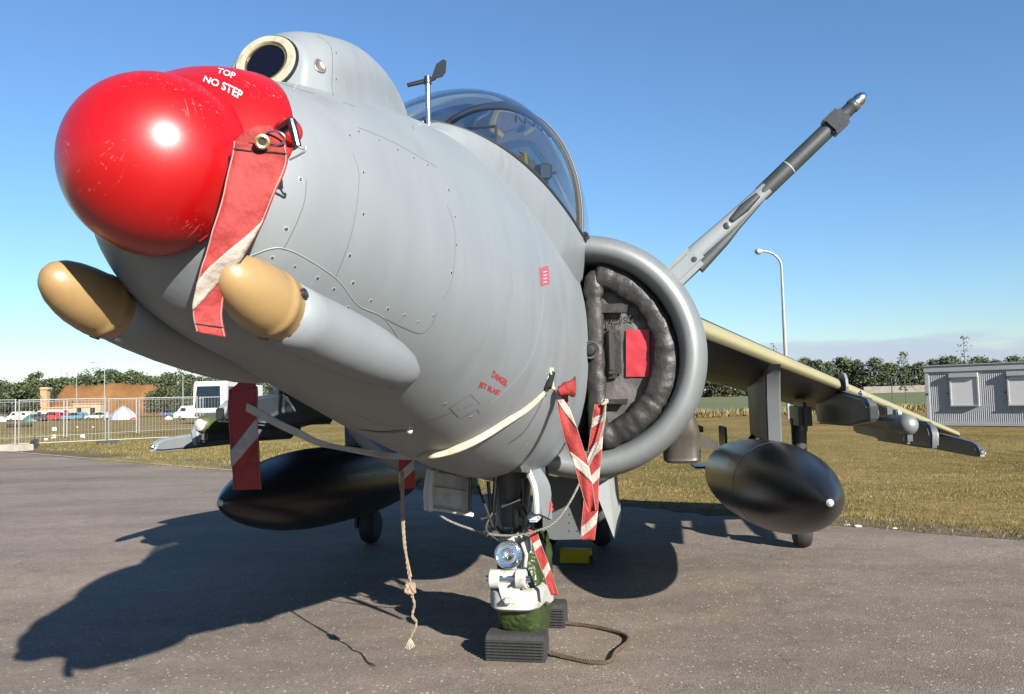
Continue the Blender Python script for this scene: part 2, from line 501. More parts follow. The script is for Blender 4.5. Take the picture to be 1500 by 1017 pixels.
# red nose cover: ball in front, a skirt that follows the nose, edge slanting back towards the top
BALL = Vector((3.315, 0, 1.864)); BR = 0.169
cv, cf = [], []
rows = []
for j in range(0, 22):
    a = PI / 2 * j / 21 * 1.02
    rows.append([Vector((BALL.x + BR * math.cos(a), BR * math.sin(a) * math.cos(t), BALL.z + BR * math.sin(a) * math.sin(t))) for t in [2 * PI * k / 72 for k in range(72)]])
def edge_s(a):    # where the skirt ends
    d = math.degrees(a) % 360
    if d > 180: d -= 360
    if d > 90: d = 180 - d
    elif d < -90: d = -180 - d
    return interp([[-90, 3.312], [-27, 3.309], [-10, 3.283], [0, 3.255], [15, 3.222], [32, 3.200], [60, 3.14], [90, 3.09]], d)[0]
for j in range(1, 25):
    row = []
    for k in range(72):
        a = 2 * PI * k / 72
        s0 = BALL.x - 0.004; s1 = edge_s(a)
        s = s0 + (s1 - s0) * j / 24
        q = fus_pt(min(s, 3.30), a, 0.010)
        b = rows[21][k].copy(); b.x = s
        cc = Vector((s, 0, BALL.z))
        row.append(q if (q - cc).length > (b - cc).length and s < 3.312 else b)
    rows.append(row)
# turned-in hem
row = []
for k in range(72):
    a = 2 * PI * k / 72
    q = fus_pt(edge_s(a), a, 0.002); row.append(q)
rows.append(row)
for r_ in rows: cv += r_
for i in range(len(rows) - 1):
    for k in range(72): cf.append((i * 72 + k, i * 72 + (k + 1) % 72, (i + 1) * 72 + (k + 1) % 72, (i + 1) * 72 + k))
cf.append(tuple(range(72))[::-1])
nose_cover = empty('nose_cover', JET, JET_ROT)
tag(nose_cover, 'glossy red ball-shaped nose cover lettered in white, pinned over the aircraft nose', 'nose cover')
shell = fix_normals(mesh_obj('shell', cv, cf, M['redcover'], nose_cover))
BVC = BVHTree.FromPolygons(cv, cf)
# ------------------------------------------------------------------ sensor hump on the nose
HUMP = [  # s, top z, half width, base z
    [1.82, 2.41, 0.012, 2.36],
    [2.0, 2.445, 0.060, 2.30],
    [2.25, 2.472, 0.110, 2.22],
    [2.5, 2.455, 0.142, 2.16],
    [2.7, 2.405, 0.146, 2.10],
    [2.82, 2.362, 0.138, 2.06],
    [2.858, 2.338, 0.128, 2.04],
    [2.885, 2.316, 0.112, 2.05],
]
vs2, fs2 = [], []
hs = frange(2.885, 1.82, 40)
NH = 33
for s in hs:
    zt, w, zb = interp(HUMP, s)
    zc = zt - w * 0.95
    if zc < zb + 0.01: zc = zb + 0.01
    for k in range(NH):
        a = PI * k / (NH - 1)
        # vertical sides below, round on top, flared into the skin at the foot
        if k <= 6:
            t = k / 6; vs2.append(Vector((s, (w + 0.05 * (1 - t) ** 3) , zb + (zc - zb) * t)))
        elif k >= NH - 7:
            t = (NH - 1 - k) / 6; vs2.append(Vector((s, -(w + 0.05 * (1 - t) ** 3), zb + (zc - zb) * t)))
        else:
            b = PI * (k - 6) / (NH - 13)
            vs2.append(Vector((s, w * math.cos(b), zc + (zt - zc) * math.sin(b))))
for i in range(len(hs) - 1):
    for k in range(NH - 1):
        fs2.append((i * NH + k, i * NH + k + 1, (i + 1) * NH + k + 1, (i + 1) * NH + k))
def lean_front(q):
    t = max(0.0, min(1.0, (q.x - 2.55) / 0.36))
    return Vector((q.x - 0.28 * (q.z - 2.20) * t, q.y, q.z))
# rounded front: two shrinking rings and a flat face
base = 0
prev = [vs2[k] for k in range(NH)]
ctr = Vector((2.885, 0, 2.22))
start = len(vs2)
for ds, sc in ((0.012, 0.95), (0.020, 0.88), (0.024, 0.80)):
    for k in range(NH):
        q = ctr + (prev[k] - ctr) * sc; q.x = 2.885 + ds; vs2.append(q)
ringA = list(range(NH))
for j in range(3):
    ringB = list(range(start + j * NH, start + (j + 1) * NH))
    for k in range(NH - 1): fs2.append((ringA[k], ringA[k + 1], ringB[k + 1], ringB[k]))
    ringA = ringB
fs2.append(tuple(ringA))
vs2 = [lean_front(q) for q in vs2]
hump = fix_normals(mesh_obj('sensor_fairing', vs2, fs2, M['hump'], jet))
BVH_ = BVHTree.FromPolygons(vs2, fs2)
wc = Vector((2.902, 0, 2.230))
wax = Vector((1, 0.0, 0.28)).normalized()
M['cream'] = mat('cream_window_ring', (0.42, 0.40, 0.29), 0.5, var=0.1, vscale=30, dirt=(0.22, 0.17, 0.1), dscale=40, damount=0.7)
MB().lathe(wc, wax, [(-0.05, 0.083), (-0.002, 0.083), (0.004, 0.080), (0.004, 0.078)], 40).build('window_seal', M['black'], hump)
MB().lathe(wc, wax, [(-0.03, 0.077), (0.006, 0.077), (0.010, 0.074), (0.010, 0.058), (0.004, 0.054), (0.0, 0.053)], 40).build('window_ring', M['cream'], hump)
MB().lathe(wc, wax, [(-0.02, 0.0535), (0.0065, 0.0535), (0.0065, 0.050), (0.002, 0.050)], 40).build('window_bezel', M['brass'], hump)
MB().lathe(wc, wax, [(-0.02, 0.0495), (0.004, 0.0495), (0.006, 0.02)], 40).build('window_pane', M['lens'], hump)

# ------------------------------------------------------------------ tan-tipped antenna fairings under the nose
for sg in (1, -1):
    tip = Vector((3.372, 0.160, 1.643)) if sg > 0 else Vector((3.318, -0.242, 1.664)); tail = Vector((2.50, 0.225 * sg, 1.455 if sg > 0 else 1.49))
    ax = (tail - tip).normalized()
    rows_ = []
    Lp = (tail - tip).length
    up = (Vector((0, 0, 1)) - ax * ax.z).normalized(); sd = ax.cross(up)
    def ring(d, r, squash=1.0, lift=0.0, n=32):
        return [tip + ax * d + up * (math.sin(2 * PI * k / n) * r + lift) + sd * (math.cos(2 * PI * k / n) * r * squash) for k in range(n)]
    prof = [(0.185, 0.0625), (0.27, 0.067), (0.38, 0.0715), (0.50, 0.073), (0.60, 0.071), (0.70, 0.064), (0.78, 0.053), (0.84, 0.036), (Lp, 0.010)]
    pv_, pf_ = [], []
    for d, r in prof:
        lift = 0.025 * max(0, (d - 0.3)) * 2
        pv_ += ring(d, r, 1.0, lift)
    for i in range(len(prof) - 1):
        for k in range(32): pf_.append((i*32+k, i*32+(k+1) % 32, (i+1)*32+(k+1) % 32, (i+1)*32+k))
    pf_.append(tuple(range(32)))
    body_ = fix_normals(mesh_obj('antenna_fairing', pv_, pf_, M['grey'], jet))
    # web that joins the fairing to the belly
    w = MB()
    rowsw = []
    for d, hgt, half in ((0.20, 0.05, 0.030), (0.35, 0.10, 0.045), (0.5, 0.12, 0.055), (0.66, 0.12, 0.05), (0.8, 0.10, 0.02)):
        c = tip + ax * d
        inn = Vector((0, -sg, 0.9)).normalized()
        tv = ax.cross(inn).normalized()
        rowsw.append([c + tv * half, c + tv * half * 0.8 + inn * hgt, c - tv * half * 0.8 + inn * hgt, c - tv * half])
    wv = [q for r in rowsw for q in r]; wf = []
    for i in range(len(rowsw) - 1):
        for k in range(4): wf.append((i*4+k, i*4+(k+1) % 4, (i+1)*4+(k+1) % 4, (i+1)*4+k))
    wf += [(3, 2, 1, 0), tuple(len(wv) - 4 + k for k in range(4))]
    fix_normals(mesh_obj('fairing_web', wv, wf, M['grey'], body_))
    capp = [(0.0, 0.005), (0.006, 0.021), (0.018, 0.034), (0.042, 0.048), (0.072, 0.0575), (0.10, 0.063), (0.13, 0.066), (0.145, 0.066), (0.148, 0.068), (0.162, 0.068), (0.165, 0.066), (0.19, 0.0652), (0.19, 0.055)]
    cvv, cff = [], []
    for d, r in capp:
        # upper half blunter than the lower half: the tip is set high and to the outside
        cvv += ring(d, r, 0.94, 0.012 * max(0, 1 - d / 0.12))
    for i in range(len(capp) - 1):
        for k in range(32): cff.append((i*32+k, i*32+(k+1) % 32, (i+1)*32+(k+1) % 32, (i+1)*32+k))
    cff.append(tuple(range(32)))
    cap_ = sharp(fix_normals(mesh_obj('tan_radome', cvv, cff, M['tan'], body_)), 50)
    for ang in (0.35, 2.6, 4.4):
        d = up * math.sin(ang) + sd * math.cos(ang)
        MB().lathe(tip + ax * 0.176 + d * 0.0615, d, [(0, 0.011), (0.0065, 0.011), (0.008, 0.008), (0.006, 0.005), (0.003, 0.0)], 14).build('fastener', M['dsteel'], cap_)

# ------------------------------------------------------------------ windscreen and canopy
SILL = [  # s, half width, z of the sill, top z of the glass
    [-1.4, 0.30, 2.50, 2.62],
    [-1.0, 0.38, 2.42, 2.82],
    [-0.5, 0.44, 2.34, 2.97],
    [0.0, 0.478, 2.295, 3.03],
    [0.4, 0.48, 2.285, 3.02],
    [0.8, 0.455, 2.312, 2.95],
    [1.2, 0.395, 2.365, 2.815],
    [1.5, 0.320, 2.398, 2.672],
    [1.75, 0.225, 2.41, 2.53],
    [1.88, 0.145, 2.41, 2.465],
    [1.95, 0.060, 2.405, 2.42],
]
def can_pt(s, a, off=0.0):
    w, zs, zt = interp(SILL, s)
    bul = 0.05 * math.sin(a) * math.cos(a) ** 2 * 2
    return Vector((s, (w + off + bul * w) * math.copysign(abs(math.cos(a)) ** 0.92, math.cos(a)), zs + (zt - zs + off) * math.sin(a) ** 0.92))
def can_mesh(name, s0, s1, ns, mt, off=0.0, close_front=False):
    v, f = [], []
    n = 41
    for s in frange(s0, s1, ns):
        for k in range(n): v.append(can_pt(s, PI * k / (n - 1), off))
    for i in range(ns):
        for k in range(n - 1): f.append((i*n+k, i*n+k+1, (i+1)*n+k+1, (i+1)*n+k))
    if close_front: f.append(tuple(range(n))[::-1])
    return fix_normals(mesh_obj(name, v, f, mt, jet))
windscreen = can_mesh('windscreen', 1.95, 0.42, 30, M['canopy'], 0.0, True)
canopy = can_mesh('canopy', 0.36, -1.4, 30, M['canopy'], 0.012)
# frames
M['pyl0'] = mat('arch_edge_grey', (0.12, 0.13, 0.14), 0.5, var=0.1)
def hoop(s, r, mt, parent, off=0.0, name='frame'):
    return MB().tube([can_pt(s, PI * k / 48, off) for k in range(49)], r, 8).build(name, mt, parent)
hoop(0.39, 0.020, M['dash'], windscreen, 0.0, 'arch_frame')
hoop(0.405, 0.003, M['pyl0'], windscreen, 0.016, 'arch_trim')
sl = [can_pt(s, 0.0, 0.004) for s in frange(-1.4, 1.9, 40)] + [Vector((1.955, 0.0, 2.403))] + [can_pt(s, PI, 0.004) for s in frange(1.9, -1.4, 40)]
MB().tube(sl, 0.011, 8).build('sill_seal', M['dash'], windscreen)
# painted rail between the glass and the fuselage skin
for sg in (1, -1):
    v, f = [], []
    ss = frange(2.27, 1.96, 10) + frange(1.955, -1.4, 70)
    for s in ss:
        w, zs, zt = interp(SILL, s)
        tt = max(0.0, min(1.0, (1.95 - s) / 1.1))
        fa = 62 - 36 * tt ** 0.8
        if s > 1.95:
            w = 0.0; k_ = (s - 1.95) / 0.32; zs = 2.407 - 0.080 * k_ - 0.010; fa = 62 + 26 * k_
        F = fus_pt(s, math.radians(fa), 0.0)
        Cc = Vector((s, max(w, F.y) * 0.55 + 0.45 * F.y + 0.028 * tt, zs - 0.015 - 0.30 * tt * (zs - F.z)))
        S = Vector((s, w + 0.006, zs + 0.004))
        for k in range(11):
            t = k / 10
            q = S * (1 - t) ** 2 + Cc * (2 * t * (1 - t)) + (F - Vector((0, 0.004, 0.0))) * t * t
            v.append(Vector((q.x, q.y * sg, q.z)))
    for i in range(len(ss) - 1):
        for k in range(10): f.append((i*11+k, i*11+k+1, (i+1)*11+k+1, (i+1)*11+k))
    fix_normals(mesh_obj('canopy_rail', v, f, M['grey'], jet))
# detonating cord zig-zag on the canopy
zz = []
for i, t in enumerate(frange(0, 1, 18)):
    a = 0.45 + 0.95 * t
    zz.append(can_pt(0.12 + (0.10 if i % 2 else -0.02), a, 0.004))
MB().tube(smooth_pts(zz, 4), 0.006, 6).build('cord', M['pale'], canopy)
# cockpit: coaming hood, display combiner, seat
v_, f_ = [], []
for s in frange(1.55, 0.72, 10):
    w, zs, zt = interp(SILL, s)
    hh = 0.02 + 0.17 * min(1, (1.55 - s) / 0.6) ** 0.8
    for k in range(13):
        a = PI * k / 12
        v_.append(Vector((s, (w - 0.05) * math.cos(a), zs - 0.04 + (hh + 0.04) * math.sin(a) ** 0.8 * min(1, (zt - zs) / 0.3))))
for i in range(10):
    for k in range(12): f_.append((i*13+k, i*13+k+1, (i+1)*13+k+1, (i+1)*13+k))
f_.append(tuple(range(130, 143)))
fix_normals(mesh_obj('coaming', v_, f_, M['coaming'], jet))
hud = MB().box((0.80, 0, 2.60), (0.16, 0.16, 0.10), bev=0.01)
for y in (-0.10, 0.10): hud.tube([(0.72, y, 2.58), (0.70, y, 2.80)], 0.008, 6)
hud.tube([(0.70, -0.10, 2.80), (0.70, 0.10, 2.80)], 0.008, 6)
hud.build('display_frame', M['dash'], jet)
MB().box((0.71, 0, 2.71), (0.006, 0.19, 0.17)).build('display_glass', M['canopy'], jet, False)
seat = MB().box((-0.35, 0, 2.62), (0.16, 0.40, 0.55), Matrix.Rotation(-0.25, 3, 'Y'), 0.03).build('ejection_seat', M['dash'], jet)
MB().box((-0.38, 0, 2.86), (0.22, 0.26, 0.17), Matrix.Rotation(-0.25, 3, 'Y'), 0.04).build('headbox', M['coaming'], seat)
for y in (-0.09, 0.09): MB().tube([(-0.25, y, 2.86), (-0.22, y, 2.93), (-0.27, y * 0.6, 2.96)], 0.012, 6).build('pull_handle', M['yellow'], seat)
MB().box((0.66, 0.26, 2.42), (0.05, 0.12, 0.14), bev=0.01).box((0.62, 0.34, 2.40), (0.10, 0.04, 0.10), bev=0.01).build('side_panel', M['dgrey'], jet)
MB().box((0.63, 0.27, 2.47), (0.01, 0.02, 0.03)).build('warning_light', M['yellow'], jet)
mir = MB()
mir.tube([(0.40, 0.36, 2.62), (0.48, 0.33, 2.60)], 0.01, 6).box((0.50, 0.32, 2.60), (0.02, 0.07, 0.09), bev=0.01)
mir.build('mirror', M['dash'], jet)

# ------------------------------------------------------------------ yaw vane ahead of the windscreen
vb = at_s(628, 200, 1.93)
vt = at_s(627, 118, 1.93)
ctrl_z = vt.z
vane = MB().tube([(vb.x, vb.y, vb.z - 0.05), (vb.x, vb.y, ctrl_z)], 0.010, 12).build('vane_post', M['steel'], jet)
MB().tube([(vb.x, vb.y, ctrl_z - 0.012), (vb.x, vb.y, ctrl_z + 0.014)], [0.015, 0.012], 12).build('vane_hub', M['dsteel'], vane)
l_ = at_s(597, 125, 1.93); r_ = at_s(640, 112, 1.93)
dirv = (r_ - l_).normalized()
hubp = Vector((vb.x, vb.y, ctrl_z))
MB().tube([l_, hubp, hubp + dirv * 0.03], [0.008, 0.009, 0.007], 8).build('vane_arm', M['dsteel'], vane)
fp = [at_s(632, 117, 1.93), at_s(640, 95, 1.93), at_s(650, 88, 1.93), at_s(654, 90, 1.93), at_s(653, 106, 1.93), at_s(648, 113, 1.93)]
MB().prism(fp, (0.008, 0, 0)).build('vane_fin', M['dsteel'], vane, False)
# ------------------------------------------------------------------ air intakes
IC_P, IC_Z = 0.43, 1.635
LIPPROF = [  # s, radius: tunnel wall, lip, nacelle skin
    (-0.95, 0.46), (-0.5, 0.49), (-0.15, 0.515), (-0.02, 0.520), (0.07, 0.526), (0.13, 0.540), (0.17, 0.562), (0.186, 0.592),
    (0.178, 0.622), (0.15, 0.648), (0.10, 0.667), (0.03, 0.680), (-0.06, 0.687), (-0.22, 0.690), (-0.5, 0.690), (-1.0, 0.66), (-1.8, 0.56), (-2.6, 0.36)]
LIPPROF = [(s, r * 1.04) for s, r in LIPPROF]
NP = 61
intake_port = None
for sg in (1, -1):
    v, f = [], []
    for s, r in LIPPROF:
        for k in range(NP):
            a = math.radians(-108 + 216 * k / (NP - 1))
            # the lip leans: its lower part sits slightly further back
            v.append(Vector((s - 0.05 * (1 - math.sin(a)) * 0.5 * (1 if s > -0.3 else 0.5), sg * (IC_P + r * math.cos(a)), IC_Z + r * math.sin(a))))
    n = len(LIPPROF)
    for i in range(n - 1):
        for k in range(NP - 1): f.append((i*NP+k, i*NP+k+1, (i+1)*NP+k+1, (i+1)*NP+k))
    o = fix_normals(mesh_obj('air_intake', v, f, M['lip'], jet))
    # intake suction doors: a row of blanked doors on the nacelle
    for a in (-35, -10, 15, 40, 65):
        aa = math.radians(a)
        c = Vector((-0.36, sg * (IC_P + 0.707 * math.cos(aa)), IC_Z + 0.707 * math.sin(aa)))
        R = Matrix.Rotation(sg * (aa - PI / 2) if sg > 0 else -(aa - PI / 2), 3, 'X')
        MB().box(c, (0.22, 0.24, 0.012), R, 0.004).build('auxiliary_door', M['grey'], o)
    if sg > 0: intake_port = o
# small pitot probe on the shoulder of the intake
MB().box((0.25, 0.50, 2.292), (0.12, 0.03, 0.03), bev=0.008).build('shoulder_vent', M['black'], jet)

# ------------------------------------------------------------------ refuelling probe on top of the port intake
pb = at_s(1003, 392, -0.12); pt = at_s(1262, 143, -0.12)
pd = (pt - pb); pl = pd.length; pd.normalize()
nrm = Vector((1, 0, 0)); sid = pd.cross(nrm).normalized()
def fr(t, w, h, bev=None, lat=0.0):
    return pb + pd * (pl * t) + sid * lat
RP = Matrix((pd, sid, nrm)).transposed()
probe = MB().box(pb - pd * 0.01, (0.25, 0.135, 0.17), RP, 0.03).build('probe_mount', M['grey'], jet)
MB().lathe(pb + pd * 0.06 + sid * 0.012 + nrm * 0.082, nrm, [(0, 0.016), (0.006, 0.016), (0.007, 0.008)], 12).build('mount_bolt', M['rubber'], probe)
# arm: tapering boxed beam with a flat web, then the tube
def sweep(stats, mt, name):
    v, f = [], []
    for t, hw, hh, lat in stats:
        c = pb + pd * (pl * t) + sid * lat
        for k in range(16):
            a = 2 * PI * k / 16
            cx = math.copysign(abs(math.cos(a)) ** 0.55, math.cos(a)); cy = math.copysign(abs(math.sin(a)) ** 0.55, math.sin(a))
            v.append(c + sid * (cx * hw) + nrm * (cy * hh))
    for i in range(len(stats) - 1):
        for k in range(16): f.append((i*16+k, i*16+(k+1) % 16, (i+1)*16+(k+1) % 16, (i+1)*16+k))
    f.append(tuple(range(16))); f.append(tuple((len(stats) - 1) * 16 + k for k in range(16)))
    return sharp(fix_normals(mesh_obj(name, v, f, mt, probe)), 40)
sweep([(0.06, 0.050, 0.06, -0.018), (0.25, 0.047, 0.053, -0.006), (0.40, 0.042, 0.047, 0.0), (0.47, 0.040, 0.045, 0.0)], M['grey'], 'probe_arm')
sweep([(0.04, 0.036, 0.05, 0.058), (0.20, 0.028, 0.04, 0.050), (0.28, 0.016, 0.03, 0.044), (0.46, 0.006, 0.02, 0.030)], M['probe'], 'probe_web')
sl_ = MB()
for t0, t1 in ((0.27, 0.42),):
    a = pb + pd * (pl * t0) + nrm * 0.048 - sid * 0.004; b = pb + pd * (pl * t1) + nrm * 0.044 - sid * 0.004
    sl_.tube([a, (a + b) / 2, b], [0.018, 0.030, 0.018], 10)
sl_.build('arm_recess', M['probe'], probe)
MB().lathe(pb + pd * (pl * 0.24) + nrm * 0.046, nrm, [(0, 0.02), (0.01, 0.02), (0.012, 0.012)], 12).build('arm_bolt', M['dsteel'], probe)
MB().lathe(pb, pd, [(pl * 0.44, 0.046), (pl * 0.46, 0.047), (pl * 0.49, 0.047), (pl * 0.495, 0.047), (pl * 0.62, 0.047), (pl * 0.80, 0.046), (pl * 0.87, 0.044)], 24).build('probe_tube', M['probe'], probe)
MB().lathe(pb, pd, [(pl * 0.592, 0.0475), (pl * 0.592, 0.0482), (pl * 0.598, 0.0482), (pl * 0.598, 0.0475)], 24).build('tube_band', M['pale'], probe)
MB().box(pb + pd * (pl * 0.855), (0.13, 0.115, 0.115), RP, 0.018).build('probe_collar', M['black'], probe)
MB().lathe(pb, pd, [(pl * 0.87, 0.036), (pl * 0.90, 0.038), (pl * 0.94, 0.036), (pl * 0.945, 0.040), (pl * 0.955, 0.040), (pl * 0.96, 0.037)], 20).build('nozzle_sleeve', M['probe'], probe)
MB().lathe(pb, pd, [(pl * 0.955, 0.039), (pl * 0.965, 0.041), (pl * 0.968, 0.036), (pl * 0.975, 0.034), (pl * 0.985, 0.036), (pl * 0.995, 0.034), (pl * 1.008, 0.028), (pl * 1.018, 0.016), (pl * 1.022, 0.003)], 24).build('nozzle_tip', M['steel'], probe)

# ------------------------------------------------------------------ wings
AIR = []   # unit aerofoil, x 0..1 from the leading edge, z
for k in range(15):
    x = (k / 14) ** 2; AIR.append((x, 0.5 * (0.2969 * x ** 0.5 - 0.126 * x - 0.3516 * x * x + 0.2843 * x ** 3 - 0.1036 * x ** 4) / 0.1))
def wing_sec(p, t):
    le = Vector((-0.75 - 2.3 * t, p, 1.905 - 0.93 * t - 0.0 * t * t))
    ch = 3.3 - 2.0 * t
    th = 0.105 - 0.03 * t
    return le, ch, th
WP0, WP1 = 1.0, 3.42
def shift(p, sg):
    t = max(0, (abs(p) - 1.0) / 2.2)
    return (0.75 * t, 0.17 * t) if sg < 0 else (0, 0)
def le_z(p): return wing_sec(p, (p - WP0) / (WP1 - WP0))[0]
def wing_ring(p, x0, x1, off, sg):
    t = (p - WP0) / (WP1 - WP0)
    le, ch, th = wing_sec(p, t)
    le = le + Vector((shift(p, sg)[0], 0, shift(p, sg)[1]))
    up_, lo_ = [], []
    for x, z in AIR:
        if x < x0 or x > x1: continue
        drop_ = 0.085 * x * ch      # incidence: the trailing edge hangs lower
        up_.append(Vector((le.x - x * ch + (off if x < .02 else 0), sg * p, le.z + z * th * ch + off - drop_)))
        lo_.append(Vector((le.x - x * ch + (off if x < .02 else 0), sg * p, le.z - z * th * ch * 0.8 - off - drop_)))
    return lo_[::-1] + up_[1:]
for sg in (1, -1):
    v, f = [], []
    ps = frange(0.3, WP1, 26)
    rg = [wing_ring(p, 0, 1, 0.0, sg) for p in ps]
    n = len(rg[0])
    # rounded tip
    tipc = [q.copy() for q in rg[-1]]
    for q in tipc: q.y += sg * 0.05; q.z = rg[-1][0].z + (q.z - rg[-1][0].z) * 0.4 if False else q.z
    for r in rg: v += r
    for i in range(len(rg) - 1):
        for k in range(n - 1): f.append((i*n+k, i*n+k+1, (i+1)*n+k+1, (i+1)*n+k))
        f.append((i*n+n-1, i*n, (i+1)*n, (i+1)*n+n-1))
    f.append(tuple((len(rg) - 1) * n + k for k in range(n)))
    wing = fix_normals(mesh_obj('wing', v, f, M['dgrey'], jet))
    v, f = [], []
    ps = frange(1.02, WP1 - 0.01, 24)
    rg = [wing_ring(p, 0, 0.021, 0.004, sg) for p in ps]
    n = len(rg[0])
    for r in rg: v += r
    for i in range(len(rg) - 1):
        for k in range(n - 1): f.append((i*n+k, i*n+k+1, (i+1)*n+k+1, (i+1)*n+k))
    fix_normals(mesh_obj('leading_edge', v, f, M['letan'], wing))
    # leading edge fence
    pf = 2.25; le = le_z(pf) + Vector((shift(pf, sg)[0], 0, shift(pf, sg)[1])); ch = wing_sec(pf, (pf - WP0) / (WP1 - WP0))[1]
    prof = []
    for x, z in [(0.16, 0.10), (0.08, 0.15), (0.0, 0.14), (-0.05, 0.08), (-0.06, 0.0), (-0.04, -0.06), (0.02, -0.085), (0.10, -0.06)]:
        prof.append((le.x - x * 1.2, sg * pf, le.z + z * 0.72))
    MB().prism(prof, (0, sg * 0.018, 0)).build('wing_fence', M['grey'], wing, False)

M['pyl'] = grey_paint('pylon_shaded_grey', (0.105, 0.115, 0.12))  # darker grey carries the shade on the near pylons
# pylons: side outline in (s, z), extruded, front edge rounded
def pylon(name, p, outline, th, mt, lean=0.0, rim=True):
    bm = bmesh.new()
    a = [bm.verts.new((s, p - th / 2 + lean * (z - outline[0][1]), z)) for s, z in outline]
    b = [bm.verts.new((s, p + th / 2 + lean * (z - outline[0][1]), z)) for s, z in outline]
    n = len(a)
    bm.faces.new(a[::-1]); bm.faces.new(b)
    side = []
    for k in range(n): side.append(bm.faces.new((a[k], a[(k + 1) % n], b[(k + 1) % n], b[k])))
    bmesh.ops.recalc_face_normals(bm, faces=bm.faces)
    bmesh.ops.bevel(bm, geom=[e for e in bm.edges if abs(e.verts[0].co.y - e.verts[1].co.y) < th * 0.5], offset=th * 0.28, segments=3, affect='EDGES', clamp_overlap=True)
    bm.verts.index_update()
    me = bpy.data.meshes.new(name); bm.to_mesh(me); bm.free()
    me.polygons.foreach_set('use_smooth', [True] * len(me.polygons)); me.materials.append(mt)
    o = link(bpy.data.objects.new(name, me), jet)
    return sharp(o, 50)
for sg in (1, -1):
    # inboard pylon, carries the tank
    tp = 1.68
    o = pylon('pylon', tp * sg, [(-1.42, 1.60), (-1.50, 1.57), (-1.57, 1.52), (-1.62, 1.35), (-1.64, 1.01), (-2.9, 1.01), (-3.0, 1.6)], 0.115, M['pyl'])
    for s in (-1.7, -1.85, -2.0, -2.6, -2.75):
        for q in (-0.06, 0.06): MB().tube([(s, tp * sg + q * 0.6, 1.03), (s + 0.02, tp * sg + q * 1.5, 0.955)], 0.022, 8).build('sway_brace', M['steel'] if s > -1.8 else M['dsteel'], o)
    for s in (-1.75, -1.95): MB().box((s, tp * sg, 0.985), (0.07, 0.09, 0.07), bev=0.01).build('ejector_foot', M['steel'], o)
    first = [c for c in jet.children]
    # mid pylon, empty
    o = pylon('pylon', 2.24 * sg, [(-1.13, 1.34), (-1.05, 1.30), (-1.02, 1.24), (-1.04, 1.19), (-1.7, 1.13), (-2.9, 1.10), (-3.0, 1.36), (-1.9, 1.39), (-1.35, 1.355)], 0.075, M['pyl'])
    MB().box((-1.035, 2.24 * sg, 1.245), (0.03, 0.06, 0.09), bev=0.008).build('nose_fitting', M['dsteel'], o)
    MB().box((-1.33, 2.24 * sg, 1.375), (0.07, 0.035, 0.035), bev=0.01).build('clamp', M['pale'], o)
    # missile rail with a domed nose
    o = MB().lathe((-1.36, 2.55 * sg, 1.145), (-1, 0, -0.015), [(0.0, 0.004), (0.006, 0.03), (0.025, 0.055), (0.06, 0.068), (0.12, 0.072), (0.45, 0.072), (0.5, 0.055), (1.9, 0.05)], 20).build('missile_rail', M['pyl'] if sg > 0 else M['grey'], jet)  # far rail in lighter grey as if sunlit, near one in shaded grey
    MB().lathe((-1.352, 2.55 * sg, 1.145), (-1, 0, -0.015), [(0.0, 0.004), (0.006, 0.032), (0.025, 0.058), (0.06, 0.071), (0.115, 0.0745)] + ([(0.36, 0.0755)] if sg < 0 else []), 20).build('rail_dome', M['lip'] if sg > 0 else M['olive'], o)
    if sg < 0:
        MB().lathe((-1.340, 2.55 * sg, 1.145), (-1, 0, 0), [(0.0, 0.004), (0.006, 0.024), (0.018, 0.045)], 16).build('dome_cap', M['white'], o)
    MB().box((-2.2, 2.55 * sg, 1.06), (1.6, 0.06, 0.10), bev=0.02).build('rail_beam', M['pyl'], o)
    MB().box((-1.65, 2.55 * sg, 1.21), (0.10, 0.04, 0.07), bev=0.01).build('rail_lug', M['pale'], o)
    for s in (-1.9, -2.5): MB().box((s, 2.55 * sg, 1.20), (0.06, 0.05, 0.14), bev=0.01).build('rail_strut', M['pyl'], o)
    # third pylon
    o = pylon('pylon', 2.86 * sg, [(-2.02, 1.14), (-1.92, 1.11), (-1.88, 1.05), (-1.90, 0.945), (-2.0, 0.935), (-3.5, 0.905), (-3.6, 1.13)], 0.07, M['pyl'])
    for s in (-2.3, -2.5, -2.9, -3.1): MB().box((s, 2.86 * sg + 0.036 * sg, 1.0), (0.03, 0.02, 0.06), bev=0.004).build('pylon_latch', M['steel'], o)
    # outboard pylon
    o = pylon('pylon', 3.2 * sg, [(-2.10, 0.975), (-2.0, 0.955), (-1.95, 0.92), (-1.94, 0.875), (-2.05, 0.865), (-3.4, 0.855), (-3.6, 1.02), (-2.8, 1.00)], 0.065, M['pyl'])
    MB().lathe((-1.96, 3.2 * sg, 0.91), (1, 0, 0), [(0, 0.02), (0.02, 0.02), (0.028, 0.012)], 12).build('nose_bolt', M['steel'], o)
    for s in (-2.2, -2.35, -2.8, -2.95): MB().box((s, 3.2 * sg + 0.034 * sg, 0.90), (0.03, 0.02, 0.05), bev=0.004).build('pylon_latch', M['steel'], o)
    if sg < 0:
        ad = pylon('pylon_adaptor', -2.32, [(-1.02, 1.40), (-1.00, 1.34), (-1.02, 1.12), (-1.80, 1.10), (-1.95, 1.16), (-2.0, 1.30), (-1.94, 1.42)], 0.10, M['grey'])
        MB().box((-1.84, -2.265, 1.33), (0.08, 0.012, 0.10)).build('access_panel', M['pale'], ad, False)
        for s_, z_ in ((-1.1, 1.36), (-1.4, 1.36), (-1.7, 1.37), (-1.1, 1.16), (-1.45, 1.14), (-1.75, 1.14)): MB().lathe((s_, -2.268, z_), (0, 1, 0), [(0, 0.012), (0.006, 0.010)], 8).build('rivet', M['screw'], ad)
